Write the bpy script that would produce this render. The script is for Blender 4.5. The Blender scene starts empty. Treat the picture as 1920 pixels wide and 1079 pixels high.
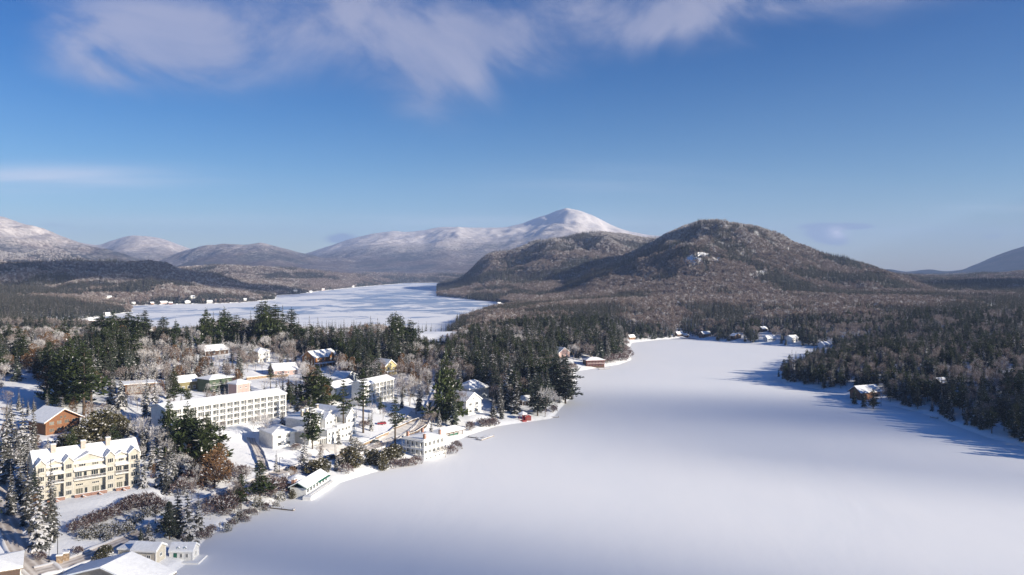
import bpy, math, random
import numpy as np
from mathutils import Vector, Matrix

R = math.radians
C = bpy.context.scene.collection
SC = bpy.context.scene

# ------------------------------------------------------------------ camera, sky, sun, exposure
F, HZ, EYE = 1493.0, 507.0, 85.0          # focal length and horizon row of the photo (1920 wide), eye height over the ice
cam = bpy.data.cameras.new('camera')
cam.sensor_width = 36.0
cam.lens = F / 1920 * 36.0
cam.shift_y = -(539.5 - HZ) / 1920
cam.clip_start = 1.0
cam.clip_end = 60000
camo = bpy.data.objects.new('camera', cam)
C.objects.link(camo)
camo.location = (0, 0, EYE)
camo.rotation_euler = (R(90), 0, 0)
SC.camera = camo

SUN_EL = R(19.0)
SUN_AZ = math.atan2(0.90, -0.43)          # direction towards the sun, measured from +Y to +X
SUN = Vector((math.sin(SUN_AZ) * math.cos(SUN_EL), math.cos(SUN_AZ) * math.cos(SUN_EL), math.sin(SUN_EL)))
sl = bpy.data.lights.new('sun', 'SUN')
sl.energy = 5.0
sl.angle = R(0.6)
sl.color = (1.0, 0.90, 0.735)
so = bpy.data.objects.new('sun', sl)
C.objects.link(so)
so.rotation_euler = (-SUN).to_track_quat('-Z', 'Y').to_euler()

SC.view_settings.view_transform = 'Standard'
SC.view_settings.look = 'None'
SC.view_settings.exposure = 0.80
SC.view_settings.gamma = 1.0
SC.render.engine = 'CYCLES'
SC.cycles.max_bounces = 6
SC.cycles.diffuse_bounces = 2
SC.cycles.transparent_max_bounces = 8
SC.cycles.volume_bounces = 1
SC.cycles.use_denoising = True

W = bpy.data.worlds.new('World')
SC.world = W
W.use_nodes = True


class N:
    """tiny helper for node graphs"""
    def __init__(s, tree):
        s.t = tree
        s.n = tree.nodes
        s.n.clear()

    def add(s, kind, **kw):
        nd = s.n.new(kind)
        for k, v in kw.items():
            setattr(nd, k, v)
        return nd

    def link(s, a, b):
        s.t.links.new(a, b)

    def put(s, sock, v):
        if isinstance(v, (int, float)):
            sock.default_value = v
        elif isinstance(v, (tuple, list)):
            sock.default_value = tuple(v) if len(v) == len(sock.default_value) else tuple(v) + (1.0,)
        else:
            s.link(v, sock)

    def m(s, op, a, b=0.0, c=0.0, clamp=False):
        nd = s.add('ShaderNodeMath', operation=op, use_clamp=clamp)
        s.put(nd.inputs[0], a)
        s.put(nd.inputs[1], b)
        s.put(nd.inputs[2], c)
        return nd.outputs[0]

    def noise(s, vec, scale, detail=4.0, rough=0.55, dist=0.0):
        nd = s.add('ShaderNodeTexNoise')
        if vec is not None:
            s.link(vec, nd.inputs['Vector'])
        nd.inputs['Scale'].default_value = scale
        nd.inputs['Detail'].default_value = detail
        nd.inputs['Roughness'].default_value = rough
        nd.inputs['Distortion'].default_value = dist
        return nd.outputs['Fac']

    def ramp(s, fac, lo, hi, a=0.0, b=1.0):
        nd = s.add('ShaderNodeMapRange', interpolation_type='SMOOTHSTEP')
        s.put(nd.inputs['Value'], fac)
        nd.inputs['From Min'].default_value = lo
        nd.inputs['From Max'].default_value = hi
        nd.inputs['To Min'].default_value = a
        nd.inputs['To Max'].default_value = b
        return nd.outputs['Result']

    def mix(s, f, a, b):
        nd = s.add('ShaderNodeMix', data_type='RGBA')
        s.put(nd.inputs[0], f)
        s.put(nd.inputs[6], a)
        s.put(nd.inputs[7], b)
        return nd.outputs[2]

    def add_y(s, vec, k=1):
        nd = s.add('ShaderNodeSeparateXYZ')
        s.link(vec, nd.inputs[0])
        return nd.outputs[k]

    def xyz(s, x, y, z):
        nd = s.add('ShaderNodeCombineXYZ')
        s.put(nd.inputs[0], x)
        s.put(nd.inputs[1], y)
        s.put(nd.inputs[2], z)
        return nd.outputs[0]


def build_world():
    g = N(W.node_tree)
    out = g.add('ShaderNodeOutputWorld')
    bg = g.add('ShaderNodeBackground')
    sky = g.add('ShaderNodeTexSky', sky_type='NISHITA', sun_disc=False)
    sky.sun_elevation = SUN_EL
    sky.sun_rotation = SUN_AZ
    sky.altitude = 600
    sky.air_density = 1.0
    sky.dust_density = 0.3
    sky.ozone_density = 3.0
    hs = g.add('ShaderNodeHueSaturation')
    hs.inputs['Saturation'].default_value = 1.22
    hs.inputs['Hue'].default_value = 0.497
    g.link(sky.outputs[0], hs.inputs['Color'])
    tc = g.add('ShaderNodeTexCoord')
    sp = g.add('ShaderNodeSeparateXYZ')
    g.link(tc.outputs['Generated'], sp.inputs[0])
    y = g.m('MAXIMUM', sp.outputs[1], 0.05)
    u = g.m('DIVIDE', sp.outputs[0], y)
    v = g.m('DIVIDE', sp.outputs[2], y)
    # deep polarised winter blue overhead
    tint = g.mix(g.ramp(sp.outputs[2], -.05, .36), (.90, .88, .93), (.0, .43, .80))
    tm = g.add('ShaderNodeMix', data_type='RGBA', blend_type='MULTIPLY')
    tm.inputs[0].default_value = 1.0
    g.link(hs.outputs[0], tm.inputs[6])
    g.link(tint, tm.inputs[7])
    skyc = tm.outputs[2]

    def blob(px, py, rx, ry, ang=0.0, p=1.0):      # soft patch of sky, sizes as tangents of angles
        cu, cv = (px - 960) / F, (HZ - py) / F
        du, dv = g.m('SUBTRACT', u, cu), g.m('SUBTRACT', v, cv)
        ca, sa = math.cos(ang), math.sin(ang)
        a = g.m('DIVIDE', g.m('ADD', g.m('MULTIPLY', du, ca), g.m('MULTIPLY', dv, sa)), rx / F)
        b = g.m('DIVIDE', g.m('SUBTRACT', g.m('MULTIPLY', dv, ca), g.m('MULTIPLY', du, sa)), ry / F)
        d = g.m('ADD', g.m('MULTIPLY', a, a), g.m('MULTIPLY', b, b))
        return g.m('MULTIPLY', g.m('EXPONENT', g.m('MULTIPLY', d, -1.0)), p)

    def total(bl):
        t = bl[0]
        for b in bl[1:]:
            t = g.m('ADD', t, b)
        return t
    st = g.xyz(g.m('ADD', g.m('MULTIPLY', u, 0.8), g.m('MULTIPLY', v, -1.1)), g.m('ADD', g.m('MULTIPLY', v, 1.6), g.m('MULTIPLY', u, 0.9)), 3.7)
    n1 = g.noise(st, 4.6, 7, 0.56, 0.5)
    n2 = g.noise(g.xyz(u, g.m('MULTIPLY', v, 1.8), 1.3), 2.2, 3, 0.5, 0.2)
    big = total([blob(300, 90, 200, 72, -0.25, 1.1), blob(520, 20, 350, 95, 0.10, 1.0), blob(170, 138, 95, 36, -0.3, 0.6),
                 blob(800, 150, 115, 80, -0.5, 1.0), blob(900, 70, 210, 80, 0.2, .85), blob(1180, 35, 350, 72, 0.15, 1.1), blob(1560, -20, 420, 75, 0.1, .62)])
    n5 = g.noise(st, 13.0, 6, 0.62, 0.4)
    dens = g.m('MULTIPLY', big, g.m('ADD', g.m('MULTIPLY', g.ramp(n1, .28, .74), 1.15), g.m('ADD', g.m('MULTIPLY', n2, .35), g.m('MULTIPLY', n5, .30))))
    c1 = g.ramp(dens, 0.10, 1.5, 0.0, 0.70)
    # thin veil streaks low over the horizon and the small lens-shaped cloud
    n3 = g.noise(g.xyz(u, g.m('MULTIPLY', v, 14.0), 8.1), 3.0, 5, 0.55, 0.1)
    veil = total([blob(60, 335, 260, 22, 0.02, .7), blob(640, 415, 500, 10, 0.0, .35), blob(1880, 395, 140, 9, 0.0, .35), blob(1150, 340, 300, 30, 0.0, .15)])
    c2 = g.m('MULTIPLY', veil, g.ramp(n3, 0.3, 0.75), clamp=True)
    n4 = g.noise(g.xyz(u, g.m('MULTIPLY', v, 3.0), 2.2), 26.0, 5, 0.6, 0.3)
    dark = total([blob(1548, 442, 38, 14, -0.2, 2.6), blob(1574, 425, 58, 6, 0.0, 2.6), blob(640, 447, 34, 10, 0.12, 1.6), blob(890, 417, 20, 5, 0.1, .6),
                  blob(112, 424, 52, 9, -.1, .55), blob(1862, 444, 30, 8, 0.1, .7), blob(795, 414, 28, 5, 0, .4), blob(990, 352, 35, 14, 0.4, .22)])
    c3 = g.m('MULTIPLY', g.ramp(g.m('MULTIPLY', dark, g.m('ADD', g.m('MULTIPLY', n4, 1.3), .2)), 0.22, 1.1), 0.72)
    core = g.m('MULTIPLY', blob(1570, 437, 17, 10, 0.0, 1.1), g.ramp(n4, .2, .6))
    # cloud colours are linear radiances relative to the sky texture
    col = g.mix(c1, skyc, g.mix(g.ramp(n1, .35, .68), (2.3, 2.7, 4.3), (4.0, 4.05, 5.2)))
    col = g.mix(c2, col, (6.6, 6.8, 7.8))
    col = g.mix(c3, col, (1.6, 2.2, 3.7))
    col = g.mix(core, col, (6.4, 6.3, 7.2))
    g.link(col, bg.inputs['Color'])
    bg.inputs['Strength'].default_value = 0.07
    g.link(bg.outputs[0], out.inputs['Surface'])


build_world()

# ------------------------------------------------------------------ small helpers
rng = random.Random(11)
nrg = np.random.default_rng(5)


def vnoise(x, y, seed=0):
    x = np.asarray(x, float)
    y = np.asarray(y, float)
    xi, yi = np.floor(x), np.floor(y)
    fx, fy = x - xi, y - yi
    xi = xi.astype(np.int64)
    yi = yi.astype(np.int64)

    def h(a, b):
        n = (a * 374761393 + b * 668265263 + seed * 1442695041) & 0xffffffff
        n = ((n ^ (n >> 13)) * 1274126177) & 0xffffffff
        return ((n ^ (n >> 16)) & 0xffff) / 65535.0
    sx, sy = fx * fx * (3 - 2 * fx), fy * fy * (3 - 2 * fy)
    a = h(xi, yi) * (1 - sx) + h(xi + 1, yi) * sx
    b = h(xi, yi + 1) * (1 - sx) + h(xi + 1, yi + 1) * sx
    return a * (1 - sy) + b * sy


def fbm(x, y, octv=4, seed=0, ridged=False):
    t, amp, s = 0, 1.0, 0
    for k in range(octv):
        v = vnoise(np.asarray(x) * 2 ** k + 13.7 * k, np.asarray(y) * 2 ** k - 7.1 * k, seed + k)
        if ridged:
            v = 1 - np.abs(2 * v - 1)
        t = t + v * amp
        s += amp
        amp *= 0.5
    return t / s


def ss(x, a, b):
    t = np.clip((np.asarray(x, float) - a) / (b - a), 0, 1)
    return t * t * (3 - 2 * t)


def ice(px, py):                     # photo position -> point on the ice
    Y = EYE * F / (py - HZ)
    return ((px - 960) * Y / F, Y)


mirror = [ice(*p) for p in [(320, 1079), (352, 1056), (368, 1030), (392, 1005), (430, 985), (480, 962), (530, 938), (600, 924), (640, 905), (700, 886), (770, 870),
                            (838, 848), (848, 830), (880, 816), (930, 800), (985, 792), (1036, 785), (1052, 765), (1075, 742), (1080, 718), (1078, 697), (1120, 690),
                            (1160, 684), (1184, 675), (1180, 652), (1185, 643), (1240, 637), (1290, 633), (1340, 640), (1480, 650), (1560, 655), (1590, 662),
                            (1560, 668), (1530, 678), (1490, 695), (1457, 706), (1470, 720), (1530, 729), (1600, 743), (1660, 758), (1740, 778), (1790, 798), (1850, 820),
                            (1920, 838), (2150, 905)]] + [(420, 300), (440, 120), (380, -300), (-300, -500), (-190, 60), (-125, 180)]
placid = [ice(*p) for p in [(838, 624), (830, 632), (700, 630), (500, 632), (300, 632), (120, 630), (60, 618), (80, 606), (150, 600), (183, 596), (215, 590), (250, 585),
                            (236, 576), (252, 573), (330, 571), (400, 570), (450, 568), (515, 562), (519, 555), (560, 552), (600, 546), (680, 538), (760, 531.5), (832, 530.5),
                            (818, 538), (818, 555), (880, 562), (925, 566), (955, 572), (955, 580), (925, 583), (890, 595), (858, 606), (848, 618)]]


def sdf(X, Y, poly):
    """distance to the polygon, negative inside"""
    P = np.array(poly)
    Q = np.roll(P, -1, 0)
    best = np.full(X.shape, 1e18)
    ins = np.zeros(X.shape, bool)
    for (ax, ay), (bx, by) in zip(P, Q):
        dx, dy = bx - ax, by - ay
        t = np.clip(((X - ax) * dx + (Y - ay) * dy) / (dx * dx + dy * dy + 1e-9), 0, 1)
        best = np.minimum(best, (X - ax - t * dx) ** 2 + (Y - ay - t * dy) ** 2)
        c = ((ay > Y) != (by > Y)) & (X < (bx - ax) * (Y - ay) / (by - ay + 1e-12) + ax)
        ins ^= c
    d = np.sqrt(best)
    return np.where(ins, -d, d)


# ridges: silhouette in the photo, distance of the crest, reach of the slope to the front and behind, roughness
RIDGES = [
    dict(D=13000, wf=6500, wb=3000, rough=.11, pts=[(380, 540), (480, 500), (560, 480), (600, 466), (640, 454), (690, 442), (735, 435), (790, 433), (830, 427), (870, 427), (910, 430), (945, 427), (980, 420),
                                         (1020, 406), (1045, 396), (1068, 391), (1085, 394), (1110, 405), (1140, 420), (1180, 434), (1240, 444), (1330, 462), (1480, 500), (1600, 530)]),
    dict(D=8200, wf=3600, wb=2000, rough=.15, pts=[(-500, 425), (-200, 405), (-60, 404), (0, 411), (40, 421), (90, 434), (130, 450), (180, 464), (240, 480), (320, 500), (430, 522), (520, 560)]),
    dict(D=11800, wf=4200, wb=2000, rough=.13, pts=[(-100, 470), (60, 455), (140, 452), (185, 462), (215, 450), (245, 444), (275, 444), (310, 450), (345, 462), (400, 480), (520, 560)]),
    dict(D=9800, wf=4000, wb=2000, rough=.16, pts=[(220, 520), (320, 480), (360, 467), (400, 461), (450, 461), (490, 458), (525, 464), (560, 474), (610, 484), (660, 488), (720, 500), (800, 525), (860, 560)]),
    dict(D=2950, wf=1250, wb=700, rough=.30, pts=[(-900, 500), (-300, 497), (0, 492), (50, 490), (120, 492), (200, 493), (240, 489), (275, 491), (310, 497), (340, 505), (380, 514), (430, 524), (480, 538), (512, 549), (560, 552)]),
    dict(D=4700, wf=1200, wb=1500, rough=.24, pts=[(100, 520), (250, 508), (340, 503), (400, 500), (470, 500), (540, 502), (600, 508), (650, 514), (720, 521), (770, 527), (830, 534)]),
    dict(D=3700, wf=1450, wb=900, rough=.2, pts=[(790, 550), (822, 541), (838, 528), (860, 512), (885, 494), (905, 481), (930, 473), (960, 468), (1000, 455), (1040, 448), (1090, 440), (1130, 436),
                                        (1170, 438), (1210, 447), (1260, 452), (1400, 470), (1600, 520)]),
    dict(D=2700, wf=1500, wb=900, rough=.15, pts=[(980, 545), (1060, 528), (1120, 500), (1170, 480), (1210, 462), (1245, 442), (1280, 426), (1310, 416), (1345, 413), (1385, 416), (1420, 425), (1460, 442),
                                        (1500, 458), (1550, 474), (1610, 493), (1680, 511), (1760, 527), (1900, 545)]),
    dict(D=1950, wf=450, wb=500, rough=.16, pts=[(1340, 570), (1420, 556), (1470, 524), (1510, 508), (1550, 506), (1590, 510), (1635, 504), (1670, 512), (1710, 526), (1800, 556), (1900, 570)]),
    dict(D=3600, wf=1400, wb=1500, rough=.14, pts=[(1560, 545), (1650, 524), (1720, 515), (1770, 518), (1830, 512), (1900, 508), (1980, 505), (2200, 500), (2800, 500)]),
    dict(D=9600, wf=2600, wb=2500, rough=.06, pts=[(1560, 520), (1620, 511), (1660, 503), (1700, 510), (1740, 505), (1770, 510), (1800, 508), (1835, 494), (1875, 477), (1925, 462), (2000, 445), (2200, 440), (2500, 480)]),
]
for r in RIDGES:
    xs = np.arange(-1400, 3400, 6.0)
    px, py = zip(*r['pts'])
    y = np.interp(xs, px, py)
    k = np.array([1, 2, 3, 2, 1.]) / 9
    y = np.convolve(np.pad(y, 2, mode='edge'), k, 'valid')
    y = y + (fbm(xs / 60 + r['D'], xs * 0, 4, 7) - .5) * (9 if r['D'] < 5000 else 6)
    fade = ss(xs, px[0] - 260, px[0]) * (1 - ss(xs, px[-1], px[-1] + 260))
    r['u'] = (xs - 960) / F
    r['z'] = (EYE - (11 if r['D'] < 5000 else 0) + (HZ - y) * r['D'] / F) * fade      # the woods on the nearer crests add their own height


PADS = []


def height(X, Y):
    X = np.asarray(X, float)
    Y = np.asarray(Y, float)
    dm, dp = sdf(X, Y, mirror), sdf(X, Y, placid)
    d = np.minimum(dm, dp)
    dd = np.maximum(d, 0)
    base = 29 * (1 - np.exp(-dd / 175)) + 0.7 * ss(dd, 0, 3)
    base += 5 * np.exp(-((X + 230) / 170) ** 2 - ((Y - 690) / 95) ** 2) * ss(dd, 0, 90)
    base += (fbm(X / 60, Y / 60, 3, 3) - .5) * 5 * ss(dd, 10, 110)
    far = ss(Y, 1000, 2500)
    base += far * (fbm(X / 380, Y / 380, 4, 9) - .4) * 62 * ss(dd, 40, 400)
    top = np.zeros_like(base)
    U = X / np.maximum(Y, 1)
    ymax, ymin = (Y.max(), Y.min()) if Y.size else (0, 0)
    for i, r in enumerate(RIDGES):
        if ymax < r['D'] - r['wf'] or ymin > r['D'] + r['wb']:
            continue
        c = np.interp(U, r['u'], r['z'])
        D = r['D']
        t = np.where(Y < D, (D - Y) / r['wf'], (Y - D) / r['wb'])
        p = np.clip(1 - t, 0, 1)
        p = np.where(Y < D, p * p * (3 - 2 * p) * .6 + p * .4, p * p * (3 - 2 * p))
        s = D * .12
        n = fbm(X / s, Y / s, 6, 20 + i, True) - .62 + .5 * (fbm(X / (s * .22), Y / (s * .5), 4, 60 + i) - .5)
        away = ss(np.abs(t), 0.02, .30) + .16
        top = np.maximum(top, np.maximum(c, 0) * p * (1 + n * 3.6 * r['rough'] * away))
    land = base + np.maximum(top - base, 0) * ss(dd, 0, 260)
    h = np.where(d > 0, land, np.maximum(-3.0, d * .25))
    for (mx, my), (ax, ay), L, dep, z in PADS:
        if ymin > my + 70 or ymax < my - 70:
            continue
        lx = np.abs((X - mx) * ax + (Y - my) * ay) - L / 2 - 1.5
        ly = -(X - mx) * ay + (Y - my) * ax
        ly = np.maximum(-5 - ly, ly - dep - 1)
        q = np.maximum(lx, 0) ** 2 + np.maximum(ly, 0) ** 2
        k = 1 - ss(np.sqrt(q), 0, 9)
        h = np.where((k > 0) & (d > 0), h * (1 - k) + z * k, h)
    return h


def hz(x, y):
    return float(height(np.array([x]), np.array([y]))[0])


_ys_near = np.geomspace(150, 1050, 420)
_ys_far = np.geomspace(150, 7000, 1800)


def G(px, py):
    """photo position -> point on the ground (first hit along the ray)"""
    u, v = (px - 960) / F, (HZ - py) / F
    _ys = _ys_near if py > 655 else _ys_far
    zr = EYE + v * _ys
    hh = np.maximum(height(u * _ys, _ys), 0)
    k = int(np.argmax(hh >= zr))
    if k == 0:
        k = len(_ys) - 1
    a, b = _ys[k - 1], _ys[k]
    fa, fb = zr[k - 1] - hh[k - 1], zr[k] - hh[k]
    y = a + (b - a) * fa / max(fa - fb, 1e-6)
    return Vector((u * y, y, max(0.0, hz(u * y, y))))


def G2(px, py, z):
    """photo position -> point at a known height"""
    y = (EYE - z) * F / (py - HZ)
    return Vector(((px - 960) * y / F, y, z))


# level building plots: two photo points on the foot of the front, depth
_pads = []
for pa, pb, dep in [((68, 944), (262, 912), 13), ((312, 819), (536, 782), 14), ((684, 762), (738, 748), 10), ((585, 838), (668, 818), 24), ((512, 842), (552, 836), 15), ((874, 779), (902, 773), 14),
                    ((86, 817), (149, 806), 13), ((236, 742), (290, 738), 11), ((336, 734), (372, 730), 11), ((393, 738), (434, 732), 11), ((444, 744), (468, 740), 7), ((590, 690), (632, 684), 12),
                    ((722, 705), (744, 702), 12), ((484, 680), (506, 678), 10), ((514, 705), (558, 702), 14)]:
    m_ = G((pa[0] + pb[0]) / 2, (pa[1] + pb[1]) / 2)
    A_, B_ = G2(pa[0], pa[1], m_.z), G2(pb[0], pb[1], m_.z)
    L_ = (B_ - A_).length
    _pads.append(((((A_ + B_) / 2).x, ((A_ + B_) / 2).y), ((B_ - A_).x / L_, (B_ - A_).y / L_), L_, dep, m_.z))
PADS += _pads

# ------------------------------------------------------------------ materials
MATS = {}


def mat(name, col, rough=.8, var=.15, scale=2.0, bump=0.0, metal=0.0, spec=.3, two=None, lo=.35, hi=.65):
    if name in MATS:
        return MATS[name]
    m = bpy.data.materials.new(name)
    m.use_nodes = True
    g = N(m.node_tree)
    o = g.add('ShaderNodeOutputMaterial')
    b = g.add('ShaderNodeBsdfPrincipled')
    tc = g.add('ShaderNodeTexCoord')
    n = g.noise(tc.outputs['Object'], scale, 4, .6)
    c1 = tuple(x * (1 - var) for x in col)
    c2 = two if two else tuple(min(1, x * (1 + var)) for x in col)
    g.link(g.mix(g.ramp(n, lo, hi), c1, c2), b.inputs['Base Color'])
    b.inputs['Roughness'].default_value = rough
    b.inputs['Metallic'].default_value = metal
    b.inputs['Specular IOR Level'].default_value = spec
    if bump:
        bp = g.add('ShaderNodeBump')
        bp.inputs['Strength'].default_value = bump
        bp.inputs['Distance'].default_value = .1
        g.link(n, bp.inputs['Height'])
        g.link(bp.outputs[0], b.inputs['Normal'])
    g.link(b.outputs[0], o.inputs['Surface'])
    MATS[name] = m
    return m


def planks(name, col, pitch=.22, axis='Z', depth=.35):
    if name in MATS:
        return MATS[name]
    m = bpy.data.materials.new(name)
    m.use_nodes = True
    g = N(m.node_tree)
    o = g.add('ShaderNodeOutputMaterial')
    b = g.add('ShaderNodeBsdfPrincipled')
    tc = g.add('ShaderNodeTexCoord')
    sp = g.add('ShaderNodeSeparateXYZ')
    g.link(tc.outputs['Object'], sp.inputs[0])
    w = g.m('FRACT', g.m('DIVIDE', sp.outputs['XYZ'.index(axis)], pitch))
    line = g.ramp(w, 0.0, .16, 1.0, 0.0)
    n = g.noise(tc.outputs['Object'], 1.3, 5, .65)
    c = g.mix(g.ramp(n, .3, .7), tuple(x * .85 for x in col), tuple(min(1, x * 1.08) for x in col))
    g.link(g.mix(g.m('MULTIPLY', line, depth), c, tuple(x * .4 for x in col)), b.inputs['Base Color'])
    b.inputs['Roughness'].default_value = .75
    bp = g.add('ShaderNodeBump')
    bp.inputs['Strength'].default_value = .4
    bp.inputs['Distance'].default_value = .03
    g.link(w, bp.inputs['Height'])
    g.link(bp.outputs[0], b.inputs['Normal'])
    g.link(b.outputs[0], o.inputs['Surface'])
    MATS[name] = m
    return m


def brickmat(name, col, mortar=(.5, .47, .44), s=2.2):
    if name in MATS:
        return MATS[name]
    m = bpy.data.materials.new(name)
    m.use_nodes = True
    g = N(m.node_tree)
    o = g.add('ShaderNodeOutputMaterial')
    b = g.add('ShaderNodeBsdfPrincipled')
    tc = g.add('ShaderNodeTexCoord')
    mp = g.add('ShaderNodeMapping')
    mp.inputs['Rotation'].default_value = (R(90), 0, 0)
    g.link(tc.outputs['Object'], mp.inputs['Vector'])
    br = g.add('ShaderNodeTexBrick')
    g.link(mp.outputs[0], br.inputs['Vector'])
    br.inputs['Scale'].default_value = s
    br.inputs['Color1'].default_value = (*col, 1)
    br.inputs['Color2'].default_value = (*[c * .7 for c in col], 1)
    br.inputs['Mortar'].default_value = (*mortar, 1)
    g.link(br.outputs[0], b.inputs['Base Color'])
    b.inputs['Roughness'].default_value = .9
    g.link(b.outputs[0], o.inputs['Surface'])
    MATS[name] = m
    return m


def glass(name='pane_glass', col=(.03, .038, .045)):
    if name in MATS:
        return MATS[name]
    m = bpy.data.materials.new(name)
    m.use_nodes = True
    g = N(m.node_tree)
    o = g.add('ShaderNodeOutputMaterial')
    b = g.add('ShaderNodeBsdfPrincipled')
    tc = g.add('ShaderNodeTexCoord')
    oi = g.add('ShaderNodeObjectInfo')
    n = g.noise(tc.outputs['Object'], 1.1, 2)
    n2 = g.m('ADD', g.m('MULTIPLY', n, .5), g.m('MULTIPLY', oi.outputs['Random'], .5))
    g.link(g.mix(g.ramp(n2, .45, .8), col, tuple(c * 2.2 + .02 for c in col)), b.inputs['Base Color'])
    b.inputs['Roughness'].default_value = .12
    b.inputs['Specular IOR Level'].default_value = .6
    g.link(b.outputs[0], o.inputs['Surface'])
    MATS[name] = m
    return m


def leafmat(name, a, b_, snow=0.0, scale=.9):
    """needles or twigs: colour varies per tree and in clumps"""
    m = bpy.data.materials.new(name)
    m.use_nodes = True
    g = N(m.node_tree)
    o = g.add('ShaderNodeOutputMaterial')
    b = g.add('ShaderNodeBsdfPrincipled')
    tc = g.add('ShaderNodeTexCoord')
    oi = g.add('ShaderNodeObjectInfo')
    n = g.noise(tc.outputs['Object'], scale, 3, .6)
    f = g.m('ADD', g.m('MULTIPLY', g.ramp(n, .3, .7), .55), g.m('MULTIPLY', oi.outputs['Random'], .45))
    col = g.mix(f, a, b_)
    if snow:
        n2 = g.noise(tc.outputs['Object'], 2.6, 3, .7)
        col = g.mix(g.m('MULTIPLY', g.ramp(n2, .5, .66), snow), col, (.78, .79, .82))
    g.link(col, b.inputs['Base Color'])
    b.inputs['Roughness'].default_value = .85
    b.inputs['Specular IOR Level'].default_value = .1
    g.link(b.outputs[0], o.inputs['Surface'])
    return m


SNOW = mat('snow_cover', (.86, .87, .885), .65, .05, .9, .8, spec=.2)
M = dict(
    snow=SNOW,
    cream=planks('cream_siding', (.56, .52, .44), .25),
    ctrim=mat('cream_trim', (.66, .62, .55)),
    white=planks('white_siding', (.80, .79, .76), .25, depth=.18),
    wtrim=mat('white_paint', (.80, .79, .77), .6, .04),
    brown=planks('brown_logs', (.20, .085, .038), .3),
    btrim=mat('brown_timber', (.30, .16, .085), .8, .2),
    dark=planks('brown_and_shaded_boards', (.09, .055, .04), .25),
    orange=planks('orange_cedar', (.46, .20, .07), .25),
    yellow=planks('yellow_siding', (.56, .47, .24), .25),
    green=planks('green_shingles', (.065, .095, .06), .2),
    olive=planks('olive_siding', (.20, .17, .08), .25),
    pink=planks('dusty_pink_siding', (.48, .33, .30), .25),
    grey=planks('grey_boards', (.22, .20, .18), .3, 'X'),
    blue=mat('greyblue_paint', (.40, .44, .50)),
    red=mat('red_paint', (.24, .025, .025), .6),
    redb=planks('dull_red_boards', (.20, .05, .04), .2),
    brick=brickmat('brick', (.34, .14, .08)),
    stone=mat('field_stone', (.30, .22, .15), .9, .35, 1.6, .6),
    chim=mat('pale_render', (.50, .43, .37), .9, .1),
    dgreen=mat('dark_green_paint', (.02, .12, .08), .5),
    black=mat('black_metal', (.02, .02, .022), .4, metal=.5),
    roofdk=mat('dark_shingle', (.10, .10, .11)),
    wood=mat('weathered_wood', (.20, .15, .11), .85, .3, 3),
    glass=glass(), gpale=glass('curtained_glass', (.15, .15, .125)),
    bark=mat('bark', (.085, .065, .05), .9, .35, 3, .5),
    barkp=mat('pale_bark', (.22, .185, .16), .9, .35, 3, .5),
    tyre=mat('rubber', (.02, .02, .02), .8),
    rim=mat('alloy', (.4, .4, .42), .35, metal=.8),
    pine=leafmat('pine_needles', (.030, .050, .020), (.072, .088, .034), .0),
    fir=leafmat('fir_needles', (.022, .036, .024), (.050, .062, .036), .25),
    spruce=leafmat('spruce_needles', (.040, .044, .040), (.085, .080, .065), .3),
    twig=leafmat('bare_twigs', (.135, .098, .084), (.235, .172, .145), .2),
    twigf=leafmat('frosted_twigs', (.26, .21, .185), (.48, .42, .39), .45),
    rust=leafmat('rust_leaves', (.13, .068, .030), (.21, .115, .048), .1),
    cedar=leafmat('cedar_leaves', (.052, .050, .018), (.10, .082, .034), .22),
    shrub=leafmat('shrub_twigs', (.085, .050, .048), (.150, .095, .085), .15),
)

# ------------------------------------------------------------------ mesh builder


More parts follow.
